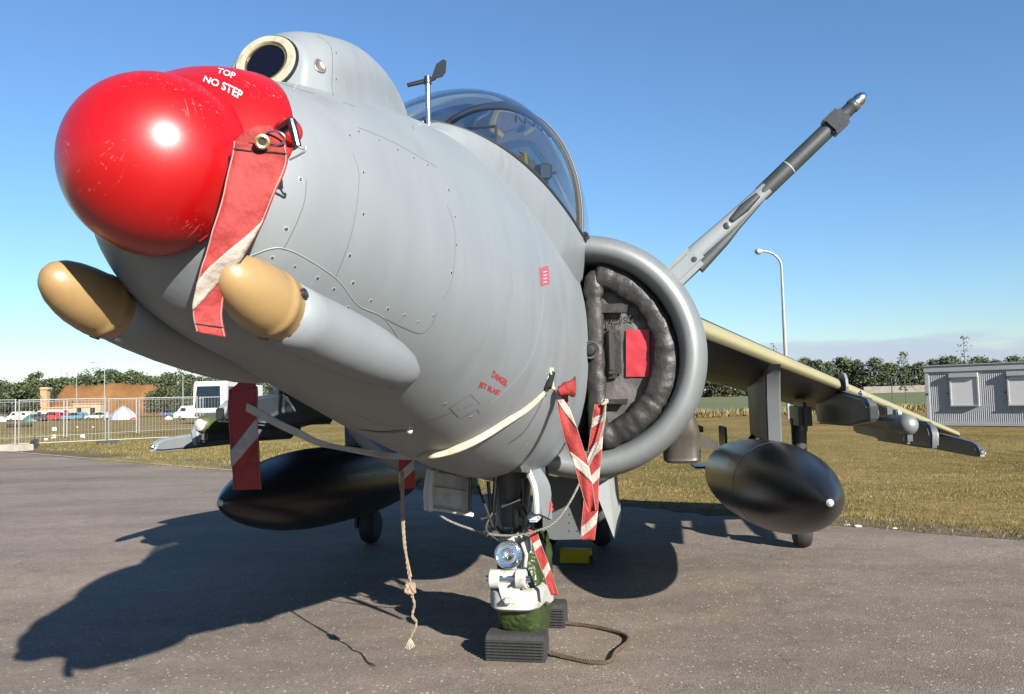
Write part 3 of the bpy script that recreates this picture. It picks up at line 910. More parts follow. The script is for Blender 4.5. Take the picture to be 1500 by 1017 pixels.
    if sg < 0:          # the far wing sits a little higher and further forward
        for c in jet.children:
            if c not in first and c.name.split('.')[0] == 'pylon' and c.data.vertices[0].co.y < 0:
                c.data.materials[0] = M['grey']  # far pylons get the lighter grey so sunlight is in their colour
            if c not in first and c.name.split('.')[0] in ('pylon', 'missile_rail'):
                y = c.data.vertices[0].co.y
                c.location = (shift(y, sg)[0], 0, shift(y, sg)[1])
    # outrigger leg and wheel under the mid wing
    og = MB().box((-2.75, 2.04 * sg, 1.18), (0.60, 0.11, 0.24), bev=0.04).tube([(-2.85, 2.04 * sg, 1.15), (-2.92, 2.04 * sg, 0.6), (-2.95, 2.04 * sg, 0.22)], [0.07, 0.055, 0.04], 12)
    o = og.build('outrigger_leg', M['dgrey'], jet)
    MB().lathe((-2.98, 2.04 * sg - 0.075, 0.17), (0, 1, 0), [(0.0, 0.09), (0.0, 0.13), (0.015, 0.157), (0.045, 0.169), (0.105, 0.169), (0.135, 0.157), (0.15, 0.13), (0.15, 0.09)], 28).build('wheel', M['rubber'], o)
    MB().box((-2.90, 2.04 * sg - 0.1, 0.24), (0.16, 0.025, 0.16), bev=0.01).build('fork', M['pyl'], o)

# ------------------------------------------------------------------ drop tanks
for sg in (1, -1):
    lab = 'black drop tank under the wing beside the grass, its nose tip chipped' if sg > 0 else 'black drop tank in the shade behind the hanging red streamer'
    T = empty('drop_tank', JM @ Vector((0.30, 1.70 * sg, 0)), JET_ROT + (0.085 if sg > 0 else 0))
    tag(T, lab, 'drop tank', 'drop tanks under the wings')
    zc = 0.735
    prof = [(0.0, 0.003), (0.015, 0.025), (0.05, 0.052), (0.12, 0.090), (0.25, 0.142), (0.45, 0.198), (0.70, 0.245), (1.0, 0.277), (1.35, 0.295), (1.8, 0.300), (2.3, 0.295), (2.8, 0.265), (3.2, 0.215), (3.6, 0.13), (3.85, 0.03)]
    tab = [[d, r] for d, r in prof]
    fine = [(0.0, 0.003), (0.006, 0.016), (0.015, 0.025), (0.03, 0.039)] + [(d, interp(tab, d)[0]) for d in frange(0.05, 3.85, 60)]
    MB().lathe((0, 0, zc + 0.10), (-1, 0, -0.045), fine, 48).build('tank_shell', M['tank'], T)
    MB().lathe((0.010, 0, zc + 0.1005), (-1, 0, -0.045), [(0, 0.004), (0.003, 0.010), (0.007, 0.014), (0.012, 0.0195)], 16).build('nose_tip', M['white'], T)
    MB().lathe((0, 0, zc + 0.10), (-1, 0, -0.045), [(1.2, 0.2875), (1.2, 0.2905), (1.207, 0.2907), (1.207, 0.288)], 48, False).build('seam_ring', M['dgrey'], T)
    MB().box((-3.5, 0.0, zc + 0.1), (0.4, 0.02, 0.5), bev=0.008).box((-3.5, 0.0, zc - 0.02), (0.4, 0.6, 0.02), bev=0.008).build('tank_fin', M['tank'], T)

# ------------------------------------------------------------------ tail, nozzles and belly
fin = pylon('tail_fin', 0, [(-6.3, 2.3), (-7.6, 3.55), (-8.4, 3.55), (-8.5, 2.2)], 0.10, M['grey'])
for sg in (1, -1):
    MB().prism([(-7.2, 0.2 * sg, 2.15), (-8.0, 2.1 * sg, 1.85), (-8.7, 2.1 * sg, 1.85), (-8.7, 0.1 * sg, 2.15)], (0, 0, 0.06)).build('tailplane', M['grey'], jet, False)
    for s, r, nm in ((-1.55, 0.20, 'front_nozzle'), (-4.2, 0.22, 'rear_nozzle')):
        v, f = [], []
        path = [((s, 0.62 * sg, 1.42), (0, sg, 0), 1.0), ((s - 0.02, 0.84 * sg, 1.38), (0, sg, -0.25), 1.0), ((s - 0.06, 0.97 * sg, 1.26), (-0.15, sg * 0.6, -0.8), 1.05), ((s - 0.12, 1.0 * sg, 1.12), (-0.3, 0.1 * sg, -1), 1.08), ((s - 0.17, 1.0 * sg, 0.97), (-0.3, 0, -1), 1.08), ((s - 0.175, 1.0 * sg, 0.95), (-0.3, 0, -1), 1.16), ((s - 0.185, 1.0 * sg, 0.93), (-0.3, 0, -1), 1.16), ((s - 0.185, 1.0 * sg, 0.93), (-0.3, 0, -1), 0.9)]
        for c, t, k_ in path:
            t = Vector(t).normalized(); e1 = Vector((1, 0, 0)); e1 = (e1 - t * e1.dot(t)).normalized(); e2 = t.cross(e1)
            for k in range(24):
                a = 2 * PI * k / 24
                cx = math.copysign(abs(math.cos(a)) ** 0.5, math.cos(a)); cy = math.copysign(abs(math.sin(a)) ** 0.5, math.sin(a))
                v.append(Vector(c) + (e1 * cx * r * 0.8 + e2 * cy * r * 0.62) * k_)
        for i in range(len(path) - 1):
            for k in range(24): f.append((i*24+k, i*24+(k+1) % 24, (i+1)*24+(k+1) % 24, (i+1)*24+k))
        f.append(tuple((len(path) - 1) * 24 + k for k in range(24)))
        o = sharp(fix_normals(mesh_obj(nm, v, f, M['nozzle'], jet)), 40)
        MB().prism([(s - 0.1, 1.14 * sg, 0.98), (s - 0.1, 1.27 * sg, 0.97), (s - 0.1, 1.27 * sg, 1.03), (s - 0.1, 1.14 * sg, 1.09)], (-0.05, 0, 0)).build('nozzle_vane', M['nozzle'], o, False)
# belly gun packs and strakes
for sg in (1, -1):
    v, f = [], []
    st = [(-0.75, 0.05, 0.90), (-0.95, 0.13, 0.84), (-1.3, 0.19, 0.78), (-2.2, 0.20, 0.76), (-3.3, 0.18, 0.80), (-3.7, 0.08, 0.92)]
    for s, w, zb in st:
        for k in range(16):
            a = 2 * PI * k / 16
            v.append(Vector((s, sg * 0.40 + w * math.cos(a), 0.94 + (0.94 - zb) * math.sin(a) * 1.0)))
    for i in range(len(st) - 1):
        for k in range(16): f.append((i*16+k, i*16+(k+1) % 16, (i+1)*16+(k+1) % 16, (i+1)*16+k))
    f += [tuple(range(16)), tuple((len(st) - 1) * 16 + k for k in range(16))]
    o = fix_normals(mesh_obj('gun_pack', v, f, M['grey'], jet))
    # slanted lift strake below the pack
    MB().prism([(-1.5, sg * 0.30, 0.80), (-1.5, sg * 0.475, 0.315), (-1.5, sg * 0.44, 0.84)], (-0.9, 0, 0.03)).build('strake', M['pale'], o, False)
# ------------------------------------------------------------------ nose gear bay, doors, leg
bay = MB()
x0, x1, yb, z0, z1 = 0.0, 0.80, 0.215, 1.0, 1.45
bay.add([(x0, -yb, 0.95), (x1, -yb, 1.05), (x1, -yb, z1), (x0, -yb, z1), (x0, yb, 0.95), (x1, yb, 1.05), (x1, yb, z1), (x0, yb, z1)],
        [(0, 1, 2, 3), (5, 4, 7, 6), (3, 2, 6, 7), (1, 5, 6, 2), (4, 0, 3, 7)])
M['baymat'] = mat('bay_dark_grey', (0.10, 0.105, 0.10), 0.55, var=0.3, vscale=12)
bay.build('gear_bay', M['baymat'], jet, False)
def door(pts, th, mt, name='gear_door'):
    """pts: grid rows of points for the outer skin; th: inward offset vector"""
    v, f = [], []
    m = len(pts[0])
    for r in pts: v += [Vector(q) for q in r]
    n = len(v)
    v += [q + Vector(th) for q in v[:n]]
    R = len(pts)
    for i in range(R - 1):
        for k in range(m - 1):
            a = (i*m+k, i*m+k+1, (i+1)*m+k+1, (i+1)*m+k)
            f.append(a); f.append(tuple(n + j for j in a[::-1]))
    bd = [k for k in range(m)] + [i*m+m-1 for i in range(1, R)] + [(R-1)*m+k for k in range(m-2, -1, -1)] + [i*m for i in range(R-2, 0, -1)]
    for j in range(len(bd)):
        a, b = bd[j], bd[(j + 1) % len(bd)]
        f.append((a, b, n + b, n + a))
    return sharp(fix_normals(mesh_obj(name, v, f, mt, jet)), 40)
# starboard door: hangs outboard, its curved inner side towards the camera
P = [at_s(632, 688, 0.62), at_s(627, 720, 0.60), at_s(628, 748, 0.58)]
Q = [at_s(690, 703, 0.30), at_s(692, 728, 0.30), at_s(690, 757, 0.30)]
rows_ = []
for i in range(3):
    r = []
    for k in range(9):
        t = k / 8
        q = P[i].lerp(Q[i], t)
        q.y -= 0.05 * math.sin(PI * t); q.z += 0.012 * math.sin(PI * t)
        r.append(q)
    rows_.append(r)
dS = door(rows_, (-0.012, -0.03, 0), M['pgrey'])
fr_ = MB().tube([rows_[0][0] + Vector((0.008, 0.012, 0)), rows_[1][0] + Vector((0.008, 0.012, 0)), rows_[2][0] + Vector((0.008, 0.012, 0))], 0.014, 6)
fr_.build('door_flange', M['white'], dS)
MB().tube([rows_[2][k] + Vector((0.008, 0.012, 0.01)) for k in range(9)], 0.012, 6).build('door_rim', M['pgrey'], dS)
MB().tube([rows_[1][k] + Vector((0.006, 0.012, 0.02)) for k in range(1, 8)], 0.006, 6).build('door_rib', M['pgrey'], dS)
MB().tube([at_s(689, 695, 0.40), at_s(688, 748, 0.36)], 0.010, 8).build('door_rod', M['dsteel'], dS)
# port door: nearly edge-on, white inner flange, grey outer skin
P = [at_s(776, 686, 0.60), at_s(787, 716, 0.60), at_s(790, 752, 0.60)]
Q = [at_s(790, 684, 0.30), at_s(806, 712, 0.28), at_s(809, 762, 0.28)]
rows_ = [[P[i].lerp(Q[i], k / 6) + Vector((0, 0.0, 0)) for k in range(7)] for i in range(3)]
rows_ = [smooth_pts([rows_[0][k], rows_[1][k], rows_[2][k]], 5) for k in range(7)]
dP = door(rows_, (0, -0.02, 0), M['grey'])
e = rows_[0]
MB().tube([q + Vector((0.008, -0.012, 0)) for q in e], 0.016, 8).build('door_flange', M['white'], dP)
MB().box(at_s(783, 756, 0.5), (0.10, 0.06, 0.05), bev=0.01).build('door_hinge', M['pgrey'], dP)
MB().tube([at_s(783, 735, 0.52), at_s(781, 755, 0.52)], 0.014, 8).build('door_actuator', M['steel'], dP)

# leg
legtop = Vector((0.20, 0.03, 1.30)); legbot = Vector((0.22, 0.05, 0.42))
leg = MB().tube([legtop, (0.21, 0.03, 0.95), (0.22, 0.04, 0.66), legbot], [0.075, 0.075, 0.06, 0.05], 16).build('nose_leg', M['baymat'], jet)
casting = MB()
M['legcast'] = mat('leg_casting_grey', (0.24, 0.25, 0.24), 0.5, var=0.2, vscale=12, dirt=(0.06, 0.05, 0.04), dscale=14, damount=0.8)
c1 = [at_s(x, y, 0.24) for x, y in ((724, 702), (776, 702), (774, 735), (768, 770), (752, 782), (738, 778), (728, 750))]
casting.prism(c1, (-0.05, 0, 0)).build('leg_casting', M['legcast'], leg, True, 30)
M['legdark'] = M['baymat']
MB().lathe(at_s(750, 728, 0.245), (1, 0, 0), [(0, 0.065), (0.006, 0.065), (0.006, 0.050), (0.002, 0.048)], 20).build('casting_opening', M['dash'], leg)
for a, b, r, mt in (((735, 742), (762, 731), 0.010, 'steel'), ((726, 700), (722, 770), 0.012, 'dsteel'), ((715, 705), (724, 790), 0.010, 'black'),
                    ((770, 700), (765, 780), 0.012, 'dsteel'), ((706, 760), (726, 752), 0.010, 'steel'), ((735, 778), (715, 790), 0.008, 'black'), ((757, 778), (757, 745), 0.02, 'dsteel')):
    MB().tube([at_s(*a, 0.30), (at_s(*a, 0.30) + at_s(*b, 0.30)) / 2 + Vector((0.012, 0, 0)), at_s(*b, 0.30)], r, 8).build('hydraulic_line', M[mt], leg)
for k, (a, mm, b) in enumerate((((722, 750), (712, 775), (730, 792)), ((728, 772), (742, 786), (760, 776)), ((700, 712), (712, 745), (722, 772)), ((765, 742), (776, 765), (766, 785)))):
    MB().tube(smooth_pts([at_s(*a, 0.33), at_s(*mm, 0.37), at_s(*b, 0.33)], 6), 0.007, 6).build('hose', M['rubber'], leg)
for k, (x, y, w, h, mt) in enumerate(((716, 768, .05, .04, 'dsteel'), (726, 781, .05, .03, 'steel'), (764, 762, .04, .05, 'baymat'), (742, 782, .05, .035, 'dsteel'), (712, 782, .035, .03, 'baymat'))):
    MB().box(at_s(x, y, 0.31), (0.05, w, h), bev=0.008).build('valve_block', M[mt], leg)
# landing lamp
lc = at_s(745, 812, 0.36)
lax = (Vector((1, 0.18, 0.10))).normalized()
lamp = MB().lathe(lc, lax, [(-0.10, 0.03), (-0.06, 0.055), (-0.01, 0.073), (0.012, 0.076), (0.016, 0.072), (0.012, 0.068), (0.0, 0.068)], 32, False).build('landing_lamp', M['steel'], leg)
M['reflector'] = mat('lamp_reflector', (0.9, 0.9, 0.9), 0.07, 1.0, var=0.03)
MB().lathe(lc, lax, [(-0.055, 0.004), (-0.053, 0.016), (-0.045, 0.034), (-0.028, 0.053), (0.004, 0.067)], 32, False).build('reflector', M['reflector'], lamp)
MB().lathe(lc, lax, [(-0.05, 0.008), (-0.02, 0.012), (-0.012, 0.004)], 12).build('bulb', M['lampglass'], lamp)
MB().lathe(lc, lax, [(0.006, 0.0675), (0.014, 0.045), (0.017, 0.004)], 32).build('lens', M['lampglass'], lamp)
MB().tube([at_s(765, 795, 0.36), at_s(771, 812, 0.36), at_s(769, 830, 0.34)], 0.010, 8).build('lamp_bracket', M['pgrey'], leg)
# white knuckle: twin lugs, centre link, pins
for x in (727, 765):
    c = at_s(x, 846, 0.34)
    MB().lathe(c + Vector((0.03, 0, 0)) + Vector((0, -0.028, 0)), (0, 1, 0), [(0, 0.045), (0.004, 0.05), (0.052, 0.05), (0.056, 0.045)], 24).build('knuckle_lug', M['white'], leg)
link_ = [at_s(x, y, 0.385) for x, y in ((732, 836), (759, 836), (762, 858), (760, 870), (755, 884), (737, 884), (732, 868), (730, 855))]
MB().prism(link_, (-0.05, 0, 0)).build('centre_link', M['white'], leg, True, 30)
MB().box(at_s(745, 880, 0.40), (0.05, 0.05, 0.03), bev=0.008).build('link_lug', M['white'], leg)
c = at_s(745, 846, 0.36)
MB().tube([c + Vector((0.03, -0.115, 0.0)), c + Vector((0.03, 0.125, 0.0))], 0.016, 10).build('knuckle_pin', M['steel'], leg)
MB().lathe(at_s(748, 858, 0.395), (1, 0, 0.1), [(0, 0.008), (0.006, 0.007)], 10).build('link_bolt', M['dsteel'], leg)
MB().box(at_s(771, 797, 0.33), (0.05, 0.05, 0.09), bev=0.01).build('upper_lug', M['white'], leg)
MB().lathe(at_s(767, 790, 0.36), (1, 0, 0), [(0, 0.010), (0.01, 0.010)], 10).build('lug_bolt', M['dsteel'], leg)
MB().box((0.25, 0.045, 0.55), (0.10, 0.14, 0.30), bev=0.02).build('strut_body', M['white'], leg)
# yoke: curved white bow round the front of the wheel with arms running back to the axle
yk_t, yk_b = [], []
cy = 0.06
cols = []
for k in range(21):
    a = math.radians(-90 + 180 * k / 20)
    yy = 0.055 + 0.152 * math.copysign(abs(math.sin(a)) ** 0.6, math.sin(a)); ss_ = 0.02 + 0.36 * abs(math.cos(a)) ** 0.45
    cols.append((ss_, yy))
v, f = [], []
cols = [(-0.10, cols[0][1])] + cols + [(-0.10, cols[-1][1])]
n = len(cols)
for k, (s_, y_) in enumerate(cols):
    nx, ny = s_ - 0.02, y_ - cy
    l = math.hypot(nx * 0.5, ny) or 1
    inn = Vector((-0.5 * nx / l, -ny / l, 0)) * 0.035
    zc_ = 0.335 - 0.055 * (1 if s_ < 0.1 else 0.25)
    for dz, off in ((0.060, 0.6), (0.048, 0.0), (-0.040, 0.0), (-0.055, 0.5), (-0.055, 1.0), (0.060, 1.0)):
        v.append(Vector((s_, y_, zc_ + dz - 0.12 * max(0, 0.1 - s_))) + inn * off)
for i in range(n - 1):
    for k in range(6): f.append((i*6+k, i*6+(k+1) % 6, (i+1)*6+(k+1) % 6, (i+1)*6+k))
f += [tuple(range(6)), tuple((n - 1) * 6 + k for k in range(6))]
sharp(fix_normals(mesh_obj('yoke', v, f, M['white'], leg)), 45)
# wheel
wheel = MB().lathe((0, cy - 0.10, 0.285), (0, 1, 0), [(0.02, 0.10), (0.0, 0.17), (0.01, 0.235), (0.04, 0.272), (0.08, 0.284), (0.12, 0.284), (0.16, 0.272), (0.19, 0.235), (0.2, 0.17), (0.18, 0.10)], 40).build('nose_wheel', M['rubber'], jet)

# main gear behind, in the shade
mg = MB().tube([(-2.7, 0, 1.1), (-2.95, 0, 0.36)], [0.10, 0.08], 14).tube([(-2.95, -0.30, 0.33), (-2.95, 0.30, 0.33)], 0.05, 12).build('main_leg', M['pgrey'], jet)
for sg in (1, -1):
    w_ = MB().lathe((-2.95, 0.25 * sg - 0.1, 0.33), (0, 1, 0), [(0.03, 0.12), (0.0, 0.18), (0.01, 0.28), (0.05, 0.32), (0.10, 0.33), (0.15, 0.32), (0.19, 0.28), (0.2, 0.18), (0.17, 0.12)], 36).build('main_wheel', M['rubber'], mg)
    MB().lathe((-2.95, 0.25 * sg - 0.07, 0.33), (0, 1, 0), [(0, 0.02), (0.0, 0.17), (0.14, 0.17), (0.14, 0.02)], 24).build('wheel_hub', M['pgrey'], w_)
# main gear door / fairing plate that shows between the nose leg and the streamers
q = [at_s(795, 700, -1.75), at_s(851, 700, -1.75), at_s(851, 790, -1.75), at_s(812, 791, -1.75), at_s(795, 786, -1.75)]
pl_ = MB().prism(q, (-0.10, 0, 0)).build('main_gear_door', M['pyl'], jet, False)  # darker grey puts the door's part shade into its colour
q = at_s(840, 752, -1.73)
for yy in (718, 730, 742, 754, 766, 778):
    for xx in (834, 846): MB().lathe(at_s(xx, yy, -1.752), (1, 0, 0), [(0, 0.008), (0.006, 0.006)], 8).build('rivet', M['screw'], pl_)

# ------------------------------------------------------------------ green wrap over the nose wheel
v, f = [], []
NA, NB = 44, 26
random.seed(3)
for i in range(NA):
    a = 2 * PI * i / NA
    for k in range(NB):
        b = 2 * PI * k / NB
        # torus-like bag round the tyre, loose and creased
        cr = 0.165 + 0.15 * math.cos(b) ** 1 if False else 0.16
        y_ = math.copysign(abs(math.sin(b)) ** 0.5, math.sin(b)) * 0.122
        r_ = 0.17 + 0.140 * math.copysign(abs(math.cos(b)) ** 0.6, math.cos(b))
        if math.cos(b) < 0: r_ = 0.17 * (1 + 1.0 * math.cos(b)) + 0.0
        s_ = r_ * math.sin(a); z_ = 0.292 + r_ * math.cos(a)
        top = max(0, math.cos(a))
        w = noise.noise(Vector((a * 3.0, b * 2.5, 1.7))) * 0.026 + noise.noise(Vector((a * 9.0, b * 5, 4.1))) * 0.014 + abs(noise.noise(Vector((a * 5.0 + b * 2, b * 3, 8.1)))) * 0.02
        kk = 1 + 0.16 * top ** 3
        q = Vector((s_ * (1 + w * 3), y_ * (1 + w * 2 + 0.1 * top), 0.292 + (z_ - 0.292) * kk + w * 0.6))
        if q.z < 0.012: q.z = 0.012 + 0.004 * noise.noise(Vector((a * 9, b * 5, 0)))
        v.append(q)
for i in range(NA):
    for k in range(NB): f.append((i*NB+k, i*NB+(k+1) % NB, ((i+1) % NA)*NB+(k+1) % NB, ((i+1) % NA)*NB+k))
wrap = fix_normals(mesh_obj('wheel_wrap', [Vector((q.x, q.y + cy, q.z)) for q in v], f, M['wrap']))
wrap.location = JET; wrap.rotation_euler = (0, 0, JET_ROT)
tag(wrap, 'crumpled dark green waterproof wrap around the nose wheel', 'wheel cover')
# loose upper part of the wrap that bunches up behind the white knuckle
wt = []
wf = []
for i in range(13):
    t = i / 12
    for k in range(20):
        a = 2 * PI * k / 20
        w = 1 + 0.22 * noise.noise(Vector((t * 4, math.cos(a) * 2, math.sin(a) * 2 + 5)))
        wt.append(Vector((0.03 + 0.15 * math.cos(a) * w * (1 - 0.35 * t), cy + 0.045 + (0.125 - 0.02 * t) * math.sin(a) * w, 0.34 + 0.27 * t + 0.03 * math.cos(3 * a) * t)))
for i in range(12):
    for k in range(20): wf.append((i*20+k, i*20+(k+1) % 20, (i+1)*20+(k+1) % 20, (i+1)*20+k))
wf.append(tuple(240 + k for k in range(20)))
fix_normals(mesh_obj('gathered_top', wt, wf, M['wrap'], wrap))

# ------------------------------------------------------------------ chocks
def chock(c, w, d, h, label):
    root = empty('wheel_chock', JM @ Vector(c), JET_ROT)
    tag(root, label, 'wheel chock')
    prof = [(d * 0.5, 0.0), (d * 0.5, h * 0.78), (d * 0.36, h), (-d * 0.36, h), (-d * 0.5, h * 0.78), (-d * 0.5, 0.0)]
    MB().prism([(s, -w / 2, z) for s, z in prof], (0, w, 0)).build('chock_core', M['rubber'], root, False)
    # moulded ribs run the whole width on the front and top
    n = 7
    for k in range(n):
        z = h * 0.08 + (h * 0.74) * k / (n - 1)
        MB().box((d * 0.5 + 0.006, 0, z), (0.018, w - 0.004, h * 0.062), bev=0.002).build('rib', M['rubber'], root, False)
    for k in range(6):
        s = d * 0.30 - d * 0.60 * k / 5
        MB().box((s, 0, h + 0.004), (0.010, w - 0.004, 0.014), bev=0.002).build('rib', M['rubber'], root, False)
    for k in range(9):
        y = -w / 2 + w * (k + 0.5) / 9
        MB().box((d * 0.5 + 0.001, y, h * 0.45), (0.006, 0.005, h * 0.76)).build('cross_rib', M['rubber'], root, False)
    return root
fc = JMI @ ground(755, 969)
chock((fc.x - 0.07, fc.y, 0), 0.325, 0.15, 0.128, 'ribbed black rubber chock in front of the nose wheel')
rc = JMI @ ground(772, 927)
chock((-0.36, rc.y + 0.045, 0), 0.34, 0.15, 0.135, 'ribbed black rubber chock half hidden behind the nose wheel')
yc = JMI @ ground(830, 822)
yo = empty('wheel_chock', JM @ Vector((yc.x, yc.y, 0)), JET_ROT)
tag(yo, 'bright yellow chock on the ground under the belly by the main wheel', 'wheel chock')
MB().prism([(0.08, -0.05, 0), (0.0, -0.05, 0.10), (-0.08, -0.05, 0.10), (-0.10, -0.05, 0)], (0, 0.26, 0)).build('chock_block', M['yellow'], yo, False)
MB().box((0.05, 0.22, 0.03), (0.1, 0.03, 0.05), bev=0.005).build('end_plate', M['rubber'], yo)

# rope joining the two chocks, twisted from three strands
def twisted(pts, r, mt, root, n=3, pitch=0.05, name='strand'):
    pts = smooth_pts(pts, 10)
    d = [0.0]
    for i in range(1, len(pts)): d.append(d[-1] + (pts[i] - pts[i - 1]).length)
    L_ = d[-1]; m = int(L_ / (pitch / 7)) + 2
    fine = []
    j = 0
    for q in range(m):
        x = L_ * q / (m - 1)
        while j < len(d) - 2 and d[j + 1] < x: j += 1
        t = (x - d[j]) / max(1e-6, d[j + 1] - d[j])
        fine.append((x, pts[j].lerp(pts[j + 1], max(0, min(1, t)))))
    for st in range(n):
        pp = []
        for i, (x, c) in enumerate(fine):
            t = (fine[min(i + 1, m - 1)][1] - fine[max(i - 1, 0)][1]).normalized()
            a = Vector((0, 0, 1)) if abs(t.z) < 0.8 else Vector((1, 0, 0))
            e1 = t.cross(a).normalized(); e2 = t.cross(e1)
            ph = 2 * PI * (x / pitch + st / n)
            pp.append(c + (e1 * math.cos(ph) + e2 * math.sin(ph)) * r * 0.55)
        MB().tube(pp, r * 0.55, 5).build(name, mt, root)
rp = empty('chock_rope', ground(860, 940))
tag(rp, 'thick brown twisted rope looping between the black chocks', 'rope')
rp_off = ground(860, 940)
def gpt(x, y, z=0.014): 
    g = ground(x, y, z); return g - rp_off
pp = [gpt(788, 950, 0.05), gpt(803, 955, 0.03), gpt(830, 963), gpt(865, 970), gpt(893, 969), gpt(902, 955), gpt(920, 940), gpt(915, 930), gpt(885, 921), gpt(850, 915), gpt(820, 911, 0.03), gpt(806, 908, 0.05)]
twisted(pp, 0.011, M['ropebrown'], rp, 3, 0.045)
# ------------------------------------------------------------------ intake blanks
def blank(sg, label):
    root = empty('intake_blank', JET, JET_ROT)
    tag(root, label, 'intake cover')
    R0 = 0.526 * 1.04
    SX = 0.02
    yin = 0.478
    # centre panel
    n = 40
    poly = []
    a0 = math.acos((yin - IC_P) / (R0 - 0.06))
    for k in range(n + 1):
        a = -a0 + 2 * a0 * k / n
        poly.append((SX, sg * (IC_P + (R0 - 0.06) * math.cos(a)), IC_Z + (R0 - 0.06) * math.sin(a)))
    v = [Vector(q) for q in poly]
    # fan grid with slight quilting
    rings = 8
    cen = Vector((SX, sg * (yin + 0.20), IC_Z))
    gv, gf = [], []
    for j in range(rings + 1):
        for q in v:
            w = cen.lerp(q, j / rings)
            w.x += 0.012 * noise.noise(Vector((w.y * 9, w.z * 9, 3.3)))
            gv.append(w)
    m = len(v)
    for j in range(rings):
        for k in range(m): gf.append((j*m+k, j*m+(k+1) % m, (j+1)*m+(k+1) % m, (j+1)*m+k))
    fix_normals(mesh_obj('centre_panel', gv, gf, M['vinylflat'], root))
    # padded rim: stuffed vinyl roll round the D shape
    def roll(path, r, seed, name):
        P_ = smooth_pts(path, 8)
        pv2, pf2 = [], []
        nn = 22
        dist = 0
        for i, c in enumerate(P_):
            t = (P_[min(i + 1, len(P_) - 1)] - P_[max(i - 1, 0)]).normalized()
            e1 = Vector((1, 0, 0)); e2 = t.cross(e1).normalized()
            if i: dist += (c - P_[i - 1]).length
            pin = 1 - 0.15 * max(0, math.cos(dist * 13 + 2.2 * math.sin(dist * 5.3 + seed) + seed)) ** 10
            end = min(1, 0.35 + min(i, len(P_) - 1 - i) * 0.2)
            for k in range(nn):
                a = 2 * PI * k / nn
                w = noise.noise(Vector((c.y * 16 + seed, c.z * 16, math.cos(a) * 1.2))) * 0.16 + noise.noise(Vector((c.y * 30, c.z * 30 + seed, math.sin(a) * 3))) * 0.10
                rr = r * pin * (1 + w) * end
                pv2.append(c + e1 * math.cos(a) * rr * 0.62 + e2 * math.sin(a) * rr)
        for i in range(len(P_) - 1):
            for k in range(nn): pf2.append((i*nn+k, i*nn+(k+1) % nn, (i+1)*nn+(k+1) % nn, (i+1)*nn+k))
        pf2 += [tuple(range(nn)), tuple((len(P_) - 1) * nn + k for k in range(nn))]
        return fix_normals(mesh_obj(name, pv2, pf2, M['vinyl'], root))
    r1 = 0.074
    rr = R0 - r1 * 0.95
    a1 = math.acos(max(-1, min(1, (yin + 0.04 - IC_P) / rr)))
    path = [(0.06, sg * (IC_P + rr * math.cos(a)), IC_Z + rr * math.sin(a)) for a in [a1 - 2 * a1 * k / 18 for k in range(19)]]
    roll(path, r1, 1.0, 'padded_rim')
    zt = IC_Z + rr * math.sin(a1)
    zb = IC_Z - rr * math.sin(a1)
    roll([(0.075, sg * (yin + 0.038), zt + 0.02 - (zt - zb + 0.04) * k / 8) for k in range(9)], 0.052, 5.0, 'padded_side')
    if sg > 0:
        # flaps, handle, plug, patch
        def bp(px, py, s=0.06): return at_s(px, py, s)
        h0 = bp(896, 487); h1 = bp(896, 545)
        pad = MB().box((h0 + h1) / 2 + Vector((-0.015, -0.0, 0)), (0.03, 0.10, 0.30), bev=0.025).build('handle_pad', M['vinyl'], root)
        MB().box((h0 + h1) / 2 + Vector((0.035, 0.0, 0)), (0.03, 0.035, 0.22), bev=0.008).box(h0 + Vector((0.01, 0, 0)), (0.06, 0.035, 0.03), bev=0.006).box(h1 + Vector((0.01, 0, 0)), (0.06, 0.035, 0.03), bev=0.006).build('handle', M['dash'], root)
        pc = bp(865, 513, 0.13)
        plug = MB().lathe(pc, (1, 0.1, 0), [(0, 0.052), (0.012, 0.052), (0.018, 0.046), (0.012, 0.038), (0.01, 0.034)], 24).build('plug_ring', M['vinylflat'], root)
        MB().lathe(pc + Vector((0.008, 0, 0)), (1, 0.1, 0), [(0, 0.034), (0.02, 0.033), (0.028, 0.026), (0.030, 0.01)], 20).build('plug_cap', M['black'], root)
        for k in range(5):
            a = 2 * PI * k / 5
            MB().lathe(pc + Vector((0.034, 0.014 * math.cos(a), 0.014 * math.sin(a))), (1, 0, 0), [(0, 0.003), (0.003, 0.003)], 8).build('vent_hole', M['dsteel'], plug)
        # red patch sewn on the panel, wrinkled
        g = [[bp(917 + (951 - 917) * i / 6, 483 + (552 - 483) * j / 10, 0.037 + 0.005 * noise.noise(Vector((i * .7, j * .6, 2)))) for i in range(7)] for j in range(11)]
        pv2 = [q for r in g for q in r]; pf2 = [(j*7+i, j*7+i+1, (j+1)*7+i+1, (j+1)*7+i) for j in range(10) for i in range(6)]
        fix_normals(mesh_obj('red_patch', pv2, pf2, M['redpatch'], root))
        for y0, y1 in ((446, 458), (586, 592)):
            a = bp(880, y0, 0.055); b = bp(920, y0 - 2, 0.055); c = bp(918, y1, 0.09); d = bp(881, y1, 0.09)
            MB().add([a, b, c, d, a + Vector((-.01, 0, 0)), b + Vector((-.01, 0, 0)), c + Vector((-.01, 0, -.004)), d + Vector((-.01, 0, -.004))], [(0, 1, 2, 3), (7, 6, 5, 4), (3, 2, 6, 7), (0, 3, 7, 4), (1, 2, 6, 5), (0, 1, 5, 4)]).build('flap', M['vinyl'], root, False)
        MB().tube([bp(877, 395, .062), bp(877, 470, .075), bp(877, 640, .07)], 0.004, 6).build('seam_cord', M['ink'], root)
    return root
blank_p = blank(1, 'black padded vinyl intake blank with a red patch and handle')
blank_s = blank(-1, 'black padded intake blank on the far side of the nose')

